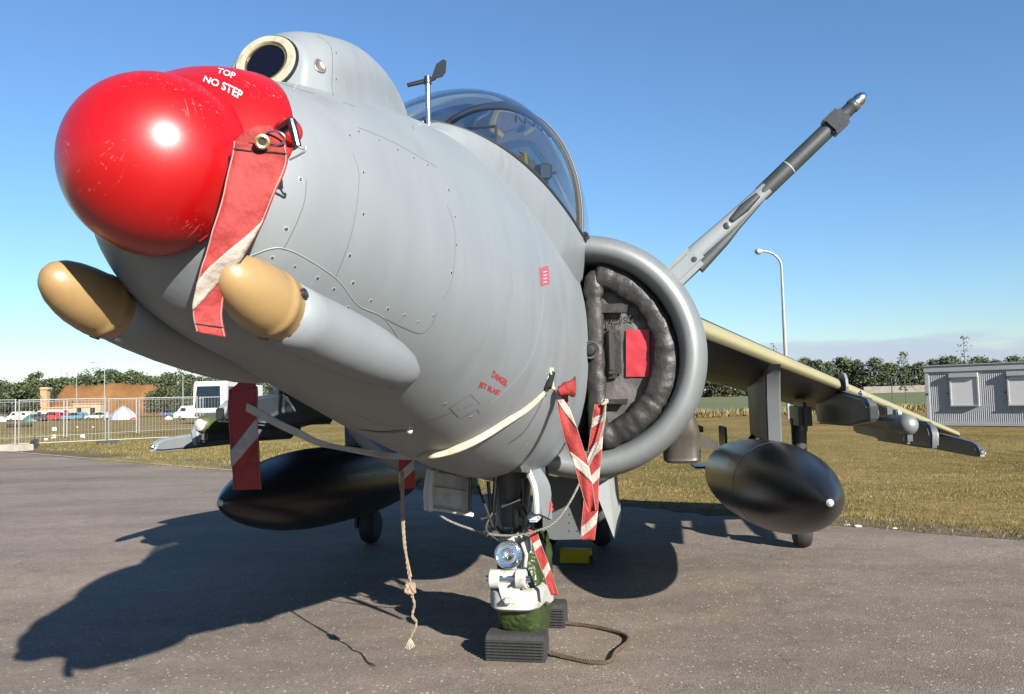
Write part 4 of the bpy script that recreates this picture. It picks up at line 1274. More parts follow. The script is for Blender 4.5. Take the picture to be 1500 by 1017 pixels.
# ------------------------------------------------------------------ cloth streamers
def ribbon_grid(spine, nu=7, nv=40, wob=0.006, seed=0.0):
    """spine: list of (left point, right point) along the length; returns grid pts"""
    Lp = smooth_pts([a for a, b in spine], 12); Rp = smooth_pts([b for a, b in spine], 12)
    m = len(Lp)
    g = []
    for j in range(nv + 1):
        x = j / nv * (m - 1); i = min(int(x), m - 2); t = x - i
        l = Lp[i].lerp(Lp[i + 1], t); r = Rp[i].lerp(Rp[i + 1], t)
        row = []
        for k in range(nu + 1):
            q = l.lerp(r, k / nu)
            q = q + Vector((1, 0.3, 0)) * wob * (noise.noise(Vector((k * 0.35 + seed, j * 0.22, 1.5))) + 0.4 * math.sin(j * 0.5 + k * 0.8 + seed))
            row.append(q)
        g.append(row)
    return g
def grid_obj(g, name, mt, parent, off=Vector((0, 0, 0)), thick=0.0025):
    m = len(g[0]); v = [q + off for r in g for q in r]; n = len(v)
    f = []
    R = len(g)
    for i in range(R - 1):
        for k in range(m - 1): f.append((i*m+k, i*m+k+1, (i+1)*m+k+1, (i+1)*m+k))
    o = mesh_obj(name, v, f, mt, parent)
    md = o.modifiers.new('thickness', 'SOLIDIFY'); md.thickness = thick; md.offset = 0
    return o
def grid_at(g, u, t):
    R = len(g) - 1; m = len(g[0]) - 1
    x = max(0, min(R - 1e-4, t * R)); y = max(0, min(m - 1e-4, u * m))
    i, k = int(x), int(y)
    a = g[i][k].lerp(g[i][k + 1], y - k); b = g[i + 1][k].lerp(g[i + 1][k + 1], y - k)
    return a.lerp(b, x - i)
def streamer(spine, stripes, label, wob=0.006, seed=0.0, nv=40, body='redcloth', hem=True, group=None, front=Vector((1, 0.15, 0))):
    """stripes: (t at left edge, t at right edge, length in t)"""
    root = empty('warning_streamer', JET, JET_ROT)
    tag(root, label, 'streamer', group)
    g = ribbon_grid(spine, 7, nv, wob, seed)
    grid_obj(g, 'cloth', M[body], root)
    fo = front.normalized() * 0.003
    for tl, tr, ln in stripes:
        sg_ = []
        for j in range(7):
            sg_.append([grid_at(g, k / 8, tl + (tr - tl) * k / 8 + ln * j / 6) + fo for k in range(9)])
        grid_obj(sg_, 'stripe', M['whitecloth'], root, thick=0.002)
    if hem:
        for u in (0.03, 0.97):
            MB().tube([grid_at(g, u, t) + fo * 0.8 for t in frange(0.01, 0.99, nv)], 0.0014, 5).build('stitching', M['stitch'] if body == 'redcloth' else M['pale'], root)
    return root, g
# 1 nose streamer, hanging from the pin and passing behind the near tan tip
def q_s(px, py, s): return at_s(px, py, s)
sp = [(q_s(343, 208, 3.375), q_s(420, 214, 3.335)), (q_s(338, 232, 3.38), q_s(421, 240, 3.335)), (q_s(325, 290, 3.39), q_s(403, 285, 3.345)), (q_s(308, 350, 3.395), q_s(378, 340, 3.352)),
      (q_s(297, 385, 3.395), q_s(352, 385, 3.355)), (q_s(286, 430, 3.385), q_s(330, 430, 3.345)), (q_s(283, 458, 3.38), q_s(326, 462, 3.345)), (q_s(289, 487, 3.375), q_s(330, 494, 3.345))]
st_nose, g = streamer(sp, [(0.66, 0.38, 0.19)], 'red warning streamer with one pale diagonal stripe, hanging from the nose cover', 0.005, 1.0, 60)
# pointed top with the eyelet
topa = [(q_s(343, 208, 3.376), q_s(420, 214, 3.336)), (q_s(355, 195, 3.372), q_s(414, 203, 3.34)), (q_s(375, 185, 3.362), q_s(395, 184, 3.352))]
tg = ribbon_grid(topa, 7, 12, 0.002, 2.0)
grid_obj(tg, 'cloth_point', M['redcloth'], st_nose)
eye = q_s(384, 208, 3.366)
enr = (CAMB - eye).normalized()
MB().lathe(eye + enr * 0.001, enr, [(0, 0.013), (0.003, 0.013), (0.004, 0.010), (0.003, 0.007), (0.0, 0.007)], 20, False).build('eyelet', M['brass'], st_nose)
MB().lathe(eye, enr, [(0.0, 0.0075), (0.002, 0.007)], 16).build('eyelet_hole', M['ink'], st_nose)
MB().tube([grid_at(g, u, 0.085) + Vector((0.003, 0.001, 0)) for u in frange(0.02, 0.98, 12)], 0.0014, 5).build('stitching', M['ink'], st_nose)
MB().tube([grid_at(g, u, 0.93) + Vector((0.003, 0.001, 0)) for u in frange(0.02, 0.98, 12)], 0.0012, 5).build('stitching', M['ink'], st_nose)
# ring, pin and its lanyard belong to the nose cover
ringc = q_s(402, 203, 3.352)
rg_ = []
for k in range(25):
    a = 2 * PI * k / 24
    rg_.append(ringc + Vector((0.006 * math.sin(a), 0.020 * math.cos(a), 0.011 * math.sin(a))))
MB().tube(rg_, 0.0022, 6, False).build('split_ring', M['steel'], nose_cover)
MB().lathe(q_s(424, 192, 3.24), (0.6, 0.8, 0.1), [(-0.02, 0.026), (0.006, 0.025), (0.012, 0.018)], 20).build('pin_boss', M['redcover'], nose_cover)
p0 = q_s(412, 190, 3.30); p1 = q_s(428, 179, 3.32)
MB().tube([p0, p1], 0.0105, 12).build('pin_barrel', M['black'], nose_cover)
MB().tube([q_s(426, 176, 3.325), q_s(431, 195, 3.325), q_s(436, 215, 3.325)], [0.0075, 0.0085, 0.007], 10).build('pin_handle', M['black'], nose_cover)
MB().tube(smooth_pts([q_s(436, 214, 3.325), q_s(443, 218, 3.325), q_s(448, 216, 3.325), q_s(446, 222, 3.325), q_s(436, 228, 3.32), q_s(424, 234, 3.315)], 5), 0.0022, 6).build('lanyard', M['pale'], nose_cover)
MB().lathe(Vector((3.30, 0.0, 2.035)), (0, 0, 1), [(-0.01, 0.006), (0.003, 0.006), (0.004, 0.004)], 10).build('top_stud', M['dsteel'], nose_cover)

# 2 belly strap: one cotton tape slung under the belly from side to side
strap_px = [(806, 566), (795, 579), (775, 597), (745, 616), (715, 634), (685, 649), (655, 660), (620, 667), (585, 669), (550, 665), (520, 660), (492, 655)]
spine = []
for i, (x, y) in enumerate(strap_px):
    l, n_ = hit(x, y)
    hw = (3, 4.5, 5.5, 7, 8, 9, 8.5, 6.5, 5, 5, 4.5, 4)[i]
    if l is None: l = at_s(x, y, 1.12)
    d = (CAMB - l).normalized() * (0.025 if i else 0.01)
    s_ = (l + d).x
    spine.append((at_s(x, y - hw, s_), at_s(x, y + hw * 0.9, s_ + 0.006)))
for x, y, s_, hw in ((465, 648, 1.08, 5), (440, 636, 1.0, 6), (410, 622, 0.92, 6), (380, 606, 0.80, 7), (352, 592, 0.74, 6)):
    spine.append((at_s(x, y - hw, s_), at_s(x, y + hw, s_)))
strap = empty('belly_strap', JET, JET_ROT)
tag(strap, 'cream cotton strap slung under the belly between the two intakes', 'strap')
g = ribbon_grid(spine, 5, 90, 0.003, 4.0)
grid_obj(g, 'tape', M['strap'], strap)
# knot and loose tail at the port end
random.seed(11)
kc = at_s(806, 560, 1.29)
for k in range(5):
    a = k * 1.3
    pts = [kc + Vector((0.01, 0.0, -0.03)) + Vector((0.012 * math.cos(a), 0.02 * math.sin(a), 0))]
    for j in range(1, 5): pts.append(kc + Vector((0.02 + 0.010 * math.sin(a + j), 0.012 * math.cos(a * 2 + j), -0.028 + 0.022 * j)))
    MB().tube(smooth_pts(pts, 4), 0.008 - 0.0007 * k, 7).build('knot_fold', M['strap'], strap)
# small dark rail on the skin that the strap is tied to
l1, n1 = hit(806, 545); l2, n2 = hit(797, 566)
if l1 and l2:
    MB().tube([l1 + n1 * 0.012, l2 + n2 * 0.02], [0.011, 0.014], 8).build('grab_rail', M['black'], jet)
# 3 streamer with the bunched red end next to the knot, hanging down and crossing
s0 = 1.13
sp = [(q_s(815, 572, s0), q_s(833, 568, s0)), (q_s(816, 596, s0), q_s(834, 592, s0)), (q_s(826, 640, s0), q_s(848, 636, s0)), (q_s(840, 680, s0 - .02), q_s(860, 672, s0 - .02)), (q_s(852, 720, s0 - .03), q_s(868, 712, s0 - .03)), (q_s(862, 752, s0 - .05), q_s(872, 748, s0 - .05))]
st3, g3 = streamer(sp, [(0.02, 0.24, 0.12), (0.50, 0.66, 0.12)], 'red and white streamer knotted to the strap beside the intake', 0.011, 3.0, 36)
bu = []
bf = []
for i in range(9):
    t = i / 8
    c = q_s(818, 573, s0 + 0.03).lerp(q_s(843, 566, s0 + 0.03), t)
    for k in range(14):
        a = 2 * PI * k / 14
        w = 1 + 0.35 * noise.noise(Vector((t * 3, math.cos(a) * 1.5, math.sin(a) * 1.5)))
        bu.append(c + Vector((math.cos(a) * 0.025 * w, 0.0, math.sin(a) * (0.020 + 0.024 * t) * w)))
for i in range(8):
    for k in range(14): bf.append((i*14+k, i*14+(k+1) % 14, (i+1)*14+(k+1) % 14, (i+1)*14+k))
bf.append(tuple(range(14)))
fix_normals(mesh_obj('bunched_end', bu, bf, M['redcloth'], st3))
# 4 streamer from the foot of the intake blank
s0 = 0.42
sp = [(q_s(871, 592, s0), q_s(887, 592, s0)), (q_s(868, 610, s0), q_s(887, 612, s0)), (q_s(862, 650, s0), q_s(882, 652, s0)), (q_s(857, 700, s0), q_s(878, 700, s0)), (q_s(853, 750, s0), q_s(876, 748, s0)), (q_s(850, 790, s0), q_s(871, 792, s0))]
st4, g4 = streamer(sp, [(0.22, 0.14, 0.08), (0.45, 0.34, 0.08), (0.62, 0.53, 0.07), (0.90, 0.80, 0.075)], 'red and white striped streamer hanging from the intake blank', 0.010, 6.0, 40)
# sun-bleached cord from the blank down and under the gear bay
M['cordgrey'] = mat('grey_cord', (0.26, 0.24, 0.21), 0.9, var=0.25, vscale=50)
cord = empty('tie_cord', JET, JET_ROT)
tag(cord, 'thin grey cord hanging from the intake blank and looping under the gear bay', 'cord')
kn = MB()
kc = q_s(886, 589, 0.43)
for k in range(3): kn.tube(smooth_pts([kc + Vector((0.012 * math.cos(k * 2 + j * 1.6), 0.016 * math.sin(k * 1.7 + j * 1.9), 0.012 * math.cos(j * 1.4 + k))) for j in range(6)], 4), 0.006, 6)
kn.build('knot', M['strap'], cord)
pts = [q_s(887, 592, 0.44), q_s(883, 625, 0.46), q_s(872, 660, 0.47), q_s(855, 695, 0.48), q_s(835, 735, 0.50), q_s(812, 765, 0.50), q_s(785, 778, 0.50), q_s(755, 784, 0.48), q_s(722, 783, 0.46), q_s(690, 775, 0.46), q_s(660, 764, 0.48), q_s(640, 752, 0.50)]
twisted(pts, 0.006, M['cordgrey'], cord, 2, 0.03)
# 5 dark red streamer hanging on the starboard side, at the strap end
s0 = 0.76
sp = [(q_s(335, 572, s0), q_s(378, 568, s0)), (q_s(334, 600, s0), q_s(377, 600, s0)), (q_s(337, 650, s0), q_s(379, 645, s0)), (q_s(340, 690, s0), q_s(381, 688, s0)), (q_s(341, 718, s0), q_s(383, 717, s0))]
st5, g5 = streamer(sp, [(0.56, 0.32, 0.15)], 'dark red streamer with one grey stripe hanging in the shade left of the nose wheel', 0.010, 9.0, 36)
tp_ = [(q_s(335, 572, s0), q_s(378, 568, s0)), (q_s(350, 560, s0 - 0.01), q_s(372, 560, s0 - 0.01)), (q_s(352, 545, s0 - 0.03), q_s(366, 545, s0 - 0.03))]
grid_obj(ribbon_grid(tp_, 7, 8, 0.003, 1.0), 'cloth_point', M['redcloth'], st5)
# 6 short streamer end below the belly
s0 = 0.55
sp = [(q_s(584, 664, s0), q_s(608, 664, s0)), (q_s(584, 690, s0), q_s(608, 690, s0)), (q_s(585, 718, s0), q_s(609, 714, s0))]
streamer(sp, [(0.55, 0.18, 0.28)], 'short dark red streamer end showing below the belly strap', 0.004, 12.0, 16)
# 7 streamer tied to the nose leg
s0 = 0.40
sp = [(q_s(774, 775, s0), q_s(787, 779, s0)), (q_s(780, 800, s0), q_s(794, 800, s0)), (q_s(793, 835, s0), q_s(806, 832, s0)), (q_s(807, 872, s0), q_s(818, 872, s0))]
st7, g7 = streamer(sp, [(0.30, 0.20, 0.12), (0.68, 0.58, 0.10)], 'narrow red and white streamer tied to the white nose leg', 0.004, 15.0, 24)
# ------------------------------------------------------------------ frayed rope hanging from the belly
hr = empty('hanging_rope', JET, JET_ROT)
tag(hr, 'frayed tan rope hanging from the belly, knotted near its end', 'rope')
b0 = Vector((0.84, -0.37, 0.20))
def rp_(x, y): return at_s(x, y, 0.84)
pts = [rp_(590, 690), rp_(591, 740), rp_(592, 785), rp_(597, 830), rp_(601, 852)]
twisted(pts, 0.007, M['rope'], hr, 2, 0.05)
MB().tube([rp_(588, 690), rp_(589, 760), rp_(592, 800), rp_(602, 845)], 0.006, 6).build('strand', M['rope'], hr)
for k in range(3): MB().tube(smooth_pts([rp_(601 + 6 * math.cos(k * 2.1 + j * 1.7), 862 + 8 * math.sin(k + j * 2.3)) + Vector((0.012 * math.sin(j * 2 + k), 0, 0)) for j in range(7)], 4), 0.008, 6).build('knot', M['rope'], hr)
pts = [rp_(601, 868), rp_(607, 884), rp_(604, 902), rp_(610, 912), rp_(603, 930), rp_(600, 936)]
twisted(pts, 0.007, M['rope'], hr, 2, 0.05)
for k in range(6):
    MB().tube([rp_(600, 934), rp_(597 + 1.6 * k, 942), rp_(594 + 2.6 * k, 952 - abs(k - 2) * 1.5)], 0.0025, 4).build('frayed_end', M['strap'], hr)
# ------------------------------------------------------------------ fasteners, seams and markings on the skin
def disc_mesh(name, r, mt, dome=0.0015, n=10):
    m = MB().lathe((0, 0, 0), (0, 0, 1), [(-0.002, r), (dome * 0.6, r), (dome, r * 0.6), (dome * 0.7, r * 0.35)], n)
    o = m.build(name, mt, jet)
    return o
ALLV = [(v.co.copy()) for v in hump.data.vertices]
def hit2(px, py):
    """first skin hit among fuselage, sensor fairing, antenna fairings"""
    best = (None, None); bd = 1e9
    for bv in SKINS:
        l, n = hit(px, py, bv)
        if l is not None and (l - CAMB).length < bd: best = (l, n); bd = (l - CAMB).length
    return best
SKINS = [BV, BVH_]
proto_ring = proto_head = None
def fastener(px, py, r=0.0042):
    global proto_ring, proto_head
    l, n = hit2(px, py)
    if l is None: return
    M4 = Matrix.Translation(l) @ n.to_track_quat('Z', 'Y').to_matrix().to_4x4() @ Matrix.Diagonal((r / 0.004, r / 0.004, 1, 1))
    if proto_ring is None:
        proto_ring = disc_mesh('fastener', 0.0058, M['screwring'], 0.0008); proto_head = disc_mesh('fastener_head', 0.0034, M['screw'], 0.0016)
        proto_head.parent = proto_ring
        a, b = proto_ring, proto_head
    else:
        a = proto_ring.copy(); b = proto_head.copy()
        COL.objects.link(a); COL.objects.link(b)
        a.parent = jet; b.parent = a
    a.matrix_local = M4
    b.matrix_local = Matrix.Identity(4)
for x, y in [(440,263),(419,336),(512,199),(525,193),(555,206),(582,220),(606,232),(626,242),(532,253),(532,314),(512,375),(517,415),(543,441),(568,453),(592,462),(612,472),(634,463),
             (399,378),(432,391),(465,408),(489,424),(509,451),(534,470),(554,491),(568,505),(578,519),(586,532),(492,78),(492,116),(657,279),(666,318),(668,359),(661,400),(690,611),(652,592)]:
    fastener(x, y, 0.0034 + 0.0016 * ((x * 7 + y) % 5) / 5 + (0.0016 if x > 640 else 0))
for x, y in ((760, 648), (772, 651), (766, 660), (778, 655)): fastener(x, y, 0.0042)
def seam(px_pts, w=0.0035, mt='seam', lift=0.0008, name='panel_seam', bv=None, parent=None):
    pts = smooth_pts([Vector((x, y, 0)) for x, y in px_pts], 8)
    hits = []
    for q in pts:
        l, n = hit2(q.x, q.y)
        if l is not None: hits.append((l, n))
    if len(hits) < 2: return
    v, f = [], []
    for i, (l, n) in enumerate(hits):
        t = (hits[min(i + 1, len(hits) - 1)][0] - hits[max(i - 1, 0)][0]).normalized()
        b = n.cross(t).normalized()
        v += [l + b * w / 2 + n * lift * 0.2, l + n * lift, l - b * w / 2 + n * lift * 0.2]
    for i in range(len(hits) - 1):
        f += [(i*3, i*3+1, i*3+4, i*3+3), (i*3+1, i*3+2, i*3+5, i*3+4)]
    return fix_normals(mesh_obj(name, v, f, M[mt], parent or jet))
FL = [(363,378),(385,369),(400,365),(415,365),(443,376),(493,409),(525,448),(560,465),(582,493),(597,528),(598,545),(588,562),(570,570)]
seam(FL, 0.003)
seam([(x - 0.5, y - 1.2) for x, y in FL], 0.002, 'pale', 0.0012, 'plate_edge_highlight')  # pale line painted beside the seam as the plate's edge highlight
seam([(560,465),(590,480),(616,489),(631,478),(640,458)], 0.003)
seam([(517,225),(526,259),(519,324),(504,376),(491,407)], 0.002)
seam([(449,264),(445,298),(430,337),(415,365)], 0.002)
seam([(655,300),(666,340),(664,400),(650,440)], 0.002)
seam([(525,187),(575,208),(640,245)], 0.002)
seam([(658,598),(672,612)], 0.006); seam([(658,598),(688,578)], 0.003); seam([(674,614),(699,600)], 0.006); seam([(699,600),(702,606)], 0.005); seam([(680,598),(694,591)], 0.004); seam([(689,578),(703,592)], 0.003)
seam([(412,122),(440,132),(460,137)], 0.0035)
seam([(503,150),(520,156)], 0.004)
seam([(466,53),(484,68),(487,95),(486,125),(488,140)], 0.0022)
seam([(436,120),(430,132)], 0.003, 'pale')
seam([(604,184),(606,190)], 0.003)
seam([(727,247),(760,282),(781,325),(793,370),(797,425),(790,480),(776,525),(752,560),(720,590),(690,610)], 0.013, 'palearc', 0.0008, 'paint_arc') if False else None
M['palearc'] = mat('paint_edge', (0.285, 0.31, 0.32), 0.45, var=0.08)
seam([(727,250),(760,284),(781,327),(793,372),(797,427),(790,482),(777,525),(753,560),(718,592)], 0.012, 'palearc', 0.0007, 'paint_edge')
seam([(520,606),(560,622),(600,624),(640,612),(662,604)], 0.003)
seam([(446,590),(480,612),(530,640),(590,655)], 0.0025)
seam([(310,520),(350,545),(372,562)], 0.004)
# hump side port: small oval intake
l, n = hit2(468, 97)
if l is not None:
    v, f = [], []
    ex = Vector((-1, 0, 0)); ex = (ex - n * ex.dot(n)).normalized(); ey = n.cross(ex)
    if ey.z < 0: ey = -ey
    for j, (r, d) in enumerate(((1.0, 0.002), (0.86, 0.004), (0.7, 0.0015), (0.0, 0.001))):
        for k in range(24):
            a = 2 * PI * k / 24
            pinch = 0.75 + 0.25 * math.cos(a) if False else 1
            v.append(l + n * d + (ex * math.cos(a) * 0.016 * (1 - 0.2 * math.sin(a)) + ey * math.sin(a) * 0.0185) * r)
    for j in range(3):
        for k in range(24): f.append((j*24+k, j*24+(k+1) % 24, (j+1)*24+(k+1) % 24, (j+1)*24+k))
    M['portsteel'] = mat('oval_port', (0.30, 0.25, 0.22), 0.35, 0.6, var=0.4, vscale=60)
    fix_normals(mesh_obj('oval_port', v, f, M['portsteel'], hump))
# belly slot with white drain knob
l, n = hit2(600, 630)
if l is not None:
    MB().lathe(l - n * 0.01, n, [(0, 0.011), (0.014, 0.011), (0.020, 0.008), (0.023, 0.003)], 14).build('drain_knob', M['pgrey'], jet)
seam([(522,628),(560,634),(596,631)], 0.018, 'nozzle', 0.0009, 'belly_slot')
seam([(530,629),(560,632),(590,629)], 0.006, 'ink', 0.002, 'slot_gap')
# long dark scuffs low on the side
seam([(757,603),(748,618),(735,630)], 0.010, 'seam', 0.0009, 'scuff_mark')
seam([(800,570),(788,600),(768,632),(745,650)], 0.020, 'seam', 0.0009, 'scuff_mark')
# lettering ------------------------------------------------------------------
def lettering(txt, L, R, T, mt, parent, bvs, name, lift=0.0012, fixed_s=None, bold=0.0, tall=1.0):
    cu = bpy.data.curves.new('lettering', 'FONT'); cu.body = txt; cu.resolution_u = 3; cu.offset = bold
    tmp = bpy.data.objects.new('tmp_text', cu); COL.objects.link(tmp)
    dg = bpy.context.evaluated_depsgraph_get(); dg.update()
    me = bpy.data.meshes.new_from_object(tmp.evaluated_get(dg))
    bpy.data.objects.remove(tmp)
    xs = [v.co.x for v in me.vertices]; ys = [v.co.y for v in me.vertices]
    x0, x1, y0, y1 = min(xs), max(xs), min(ys), max(ys)
    def srf(px, py):
        if fixed_s is not None: return at_s(px, py, fixed_s), Vector((1, 0, 0))
        best = (None, None); bd = 1e9
        for bv in bvs:
            l, n = hit(px, py, bv)
            if l is not None and (l - CAMB).length < bd: best = (l, n); bd = (l - CAMB).length
        return best
    pl, nl = srf(*L); pr, nr = srf(*R); pt_, ntt = srf(*T)
    if pl is not None and pt_ is not None: pt_ = pl + (pt_ - pl) * tall
    if nl is None or nr is None or ntt is None:
        print('LETTERING MISSED', txt); return
    nm = (nl + nr + ntt).normalized()
    bm = bmesh.new(); bm.from_mesh(me)
    bmesh.ops.triangulate(bm, faces=bm.faces)
    for v in bm.verts:
        u = (v.co.x - x0) / (x1 - x0); w = (v.co.y - y0) / (y1 - y0)
        q = pl + (pr - pl) * u + (pt_ - pl) * w
        if fixed_s is None:
            b = None; bd = 1e9
            for bv in bvs:
                l, n2 = drop(q, nm, bv)
                if l is not None and (l - q - nm * 0.15).length < bd: b = l; bd = (l - q - nm * 0.15).length
            if b is not None: q = b
        v.co = q + nm * lift
    bm.to_mesh(me); bm.free()
    me.materials.clear(); me.materials.append(M[mt])
    me.name = name
    return link(bpy.data.objects.new(name, me), parent)
lettering('DANGER', (720, 552), (741, 567), (723, 542), 'redpaint', jet, [BV], 'stencil', 0.0012, bold=0.025)
lettering('JET BLAST', (700, 568), (731, 582), (703, 558), 'redpaint', jet, [BV], 'stencil', 0.0012, bold=0.025)
lettering('TOP', (317, 107), (343, 117.5), (319, 102.5), 'whitepaint', nose_cover, [BVC], 'stencil', 0.0012, bold=0.015, tall=1.6)
lettering('NO STEP', (297, 120), (353, 148), (299, 115), 'whitepaint', nose_cover, [BVC], 'stencil', 0.0012, bold=0.015, tall=1.7)
lettering('IV(AC) SQN', (880, 481), (937, 473), (881, 467), 'ink', blank_p, [], 'marker_writing', 0.002, fixed_s=0.034, bold=0.02)
lettering('B', (804, 748), (811, 750), (804, 735), 'redpaint', jet, [], 'stencil', 0.002, fixed_s=0.62)
# small red placard with white figures
def patch(quad, mt, name, parent, lift=0.001, n=5):
    g = []
    for j in range(n + 1):
        row = []
        for i in range(n + 1):
            u, w = i / n, j / n
            x = (quad[0][0] * (1-u) + quad[1][0] * u) * (1-w) + (quad[3][0] * (1-u) + quad[2][0] * u) * w
            y = (quad[0][1] * (1-u) + quad[1][1] * u) * (1-w) + (quad[3][1] * (1-u) + quad[2][1] * u) * w
            l, nn = hit2(x, y)
            row.append(l + nn * lift)
        g.append(row)
    m = n + 1
    v = [q for r in g for q in r]; f = [(j*m+i, j*m+i+1, (j+1)*m+i+1, (j+1)*m+i) for j in range(n) for i in range(n)]
    return fix_normals(mesh_obj(name, v, f, M[mt], parent))
pq = patch([(790, 393), (803, 389), (805, 416), (792, 420)], 'pinkpaint', 'placard', jet)
for k in range(4): patch([(795.5, 398.5 + 5 * k), (800.5, 397.2 + 5 * k), (800.6, 398.2 + 5 * k), (795.6, 399.5 + 5 * k)], 'whitepaint', 'placard_line', pq, 0.002, 1)
# ------------------------------------------------------------------ ground
E0 = Vector((4.54, 7.36, 0)); E1 = Vector((-17.2, 26.85, 0))
ED = (E1 - E0).normalized()
EN = Vector((ED.y, -ED.x, 0))
if EN.dot(Vector((0, 1, 0))) < 0: EN = -EN           # points to the grass
def sstep(a, b, x):
    t = max(0, min(1, (x - a) / (b - a))); return t * t * (3 - 2 * t)
def ter(x, y):
    return -1.12 * sstep(45, 150, y) * sstep(-4, -22, x) * (1 if y < 400 else 1)
def edge_noise(u):
    return 0.16 * noise.noise(Vector((u * 0.9, 3.1, 0))) + 0.10 * noise.noise(Vector((u * 3.1, 7.7, 0)))

def asphalt():
    m, nt, b = new_mat('weathered_asphalt')
    N, L = nt.nodes, nt.links
    tc = N.new('ShaderNodeTexCoord')
    big = N.new('ShaderNodeTexNoise'); big.inputs['Scale'].default_value = 0.35; big.inputs['Detail'].default_value = 6
    mid = N.new('ShaderNodeTexNoise'); mid.inputs['Scale'].default_value = 5; mid.inputs['Detail'].default_value = 8; mid.inputs['Roughness'].default_value = 0.7
    fine = N.new('ShaderNodeTexNoise'); fine.inputs['Scale'].default_value = 120; fine.inputs['Detail'].default_value = 3
    vor = N.new('ShaderNodeTexVoronoi'); vor.inputs['Scale'].default_value = 38; vor.inputs['Randomness'].default_value = 1
    vor2 = N.new('ShaderNodeTexVoronoi'); vor2.inputs['Scale'].default_value = 110
    for q in (big, mid, fine, vor, vor2): L.new(tc.outputs['Object'], q.inputs['Vector'])
    base = N.new('ShaderNodeMix'); base.data_type = 'RGBA'
    base.inputs[6].default_value = (0.096, 0.077, 0.061, 1); base.inputs[7].default_value = (0.172, 0.140, 0.112, 1)
    ad = N.new('ShaderNodeMath'); ad.operation = 'MULTIPLY_ADD'; ad.inputs[1].default_value = 0.6
    L.new(mid.outputs['Fac'], ad.inputs[0])
    m2 = N.new('ShaderNodeMath'); m2.operation = 'MULTIPLY'; m2.inputs[1].default_value = 0.5; L.new(big.outputs['Fac'], m2.inputs[0])
    L.new(m2.outputs[0], ad.inputs[2])
    mr0 = N.new('ShaderNodeMapRange'); mr0.inputs['From Min'].default_value = 0.35; mr0.inputs['From Max'].default_value = 0.75
    L.new(ad.outputs[0], mr0.inputs['Value']); L.new(mr0.outputs[0], base.inputs[0])
    # coarse aggregate tone
    v2 = N.new('ShaderNodeMix'); v2.data_type = 'RGBA'; v2.blend_type = 'MULTIPLY'; v2.inputs[0].default_value = 1
    rr = N.new('ShaderNodeMapRange'); rr.inputs['To Min'].default_value = 0.72; rr.inputs['To Max'].default_value = 1.3
    L.new(vor2.outputs['Color'], rr.inputs['Value'])
    L.new(base.outputs[2], v2.inputs[6]); L.new(rr.outputs[0], v2.inputs[7])
    # pale stones: small cells near the cell centre, only some of them
    lt = N.new('ShaderNodeMath'); lt.operation = 'LESS_THAN'; lt.inputs[1].default_value = 0.26
    L.new(vor.outputs['Distance'], lt.inputs[0])
    sep = N.new('ShaderNodeSeparateColor'); L.new(vor.outputs['Color'], sep.inputs[0])
    gt = N.new('ShaderNodeMath'); gt.operation = 'GREATER_THAN'; gt.inputs[1].default_value = 0.80
    L.new(sep.outputs[0], gt.inputs[0])
    mu = N.new('ShaderNodeMath'); mu.operation = 'MULTIPLY'; L.new(lt.outputs[0], mu.inputs[0]); L.new(gt.outputs[0], mu.inputs[1])
    mu2 = N.new('ShaderNodeMath'); mu2.operation = 'MULTIPLY'; mu2.inputs[1].default_value = 0.8; L.new(mu.outputs[0], mu2.inputs[0])
    st = N.new('ShaderNodeMix'); st.data_type = 'RGBA'
    L.new(mu2.outputs[0], st.inputs[0]); L.new(v2.outputs[2], st.inputs[6]); st.inputs[7].default_value = (0.36, 0.32, 0.27, 1)
    # hairline cracks
    vc = N.new('ShaderNodeTexVoronoi'); vc.feature = 'DISTANCE_TO_EDGE'; vc.inputs['Scale'].default_value = 0.42
    dis = N.new('ShaderNodeVectorMath'); dis.operation = 'ADD'
    nn = N.new('ShaderNodeTexNoise'); nn.inputs['Scale'].default_value = 2.5; nn.inputs['Detail'].default_value = 6
    L.new(tc.outputs['Object'], nn.inputs['Vector'])
    scn = N.new('ShaderNodeVectorMath'); scn.operation = 'SCALE'; scn.inputs['Scale'].default_value = 0.7; L.new(nn.outputs['Color'], scn.inputs[0])
    L.new(tc.outputs['Object'], dis.inputs[0]); L.new(scn.outputs[0], dis.inputs[1]); L.new(dis.outputs[0], vc.inputs['Vector'])
    cl = N.new('ShaderNodeMapRange'); cl.inputs['From Min'].default_value = 0.0; cl.inputs['From Max'].default_value = 0.006; cl.inputs['To Min'].default_value = 0.78; cl.inputs['To Max'].default_value = 1.0
    L.new(vc.outputs['Distance'], cl.inputs['Value'])
    # worn and oil-darkened areas
    wn1 = N.new('ShaderNodeTexNoise'); wn1.inputs['Scale'].default_value = 0.55; wn1.inputs['Detail'].default_value = 9; wn1.inputs['Roughness'].default_value = 0.62
    mpw1 = N.new('ShaderNodeMapping'); mpw1.inputs['Rotation'].default_value = (0, 0, 0.75); mpw1.inputs['Scale'].default_value = (0.45, 1.5, 1); L.new(tc.outputs['Object'], mpw1.inputs['Vector']); L.new(mpw1.outputs[0], wn1.inputs['Vector'])
    wr1 = N.new('ShaderNodeMapRange'); wr1.inputs['From Min'].default_value = 0.36; wr1.inputs['From Max'].default_value = 0.58; wr1.inputs['To Min'].default_value = 0.72; wr1.inputs['To Max'].default_value = 1.08
    L.new(wn1.outputs['Fac'], wr1.inputs['Value'])
    wm1 = N.new('ShaderNodeMath'); wm1.operation = 'MULTIPLY'; L.new(cl.outputs[0], wm1.inputs[0]); L.new(wr1.outputs[0], wm1.inputs[1])
    fin = N.new('ShaderNodeVectorMath'); fin.operation = 'SCALE'; L.new(st.outputs[2], fin.inputs[0]); L.new(wm1.outputs[0], fin.inputs['Scale'])
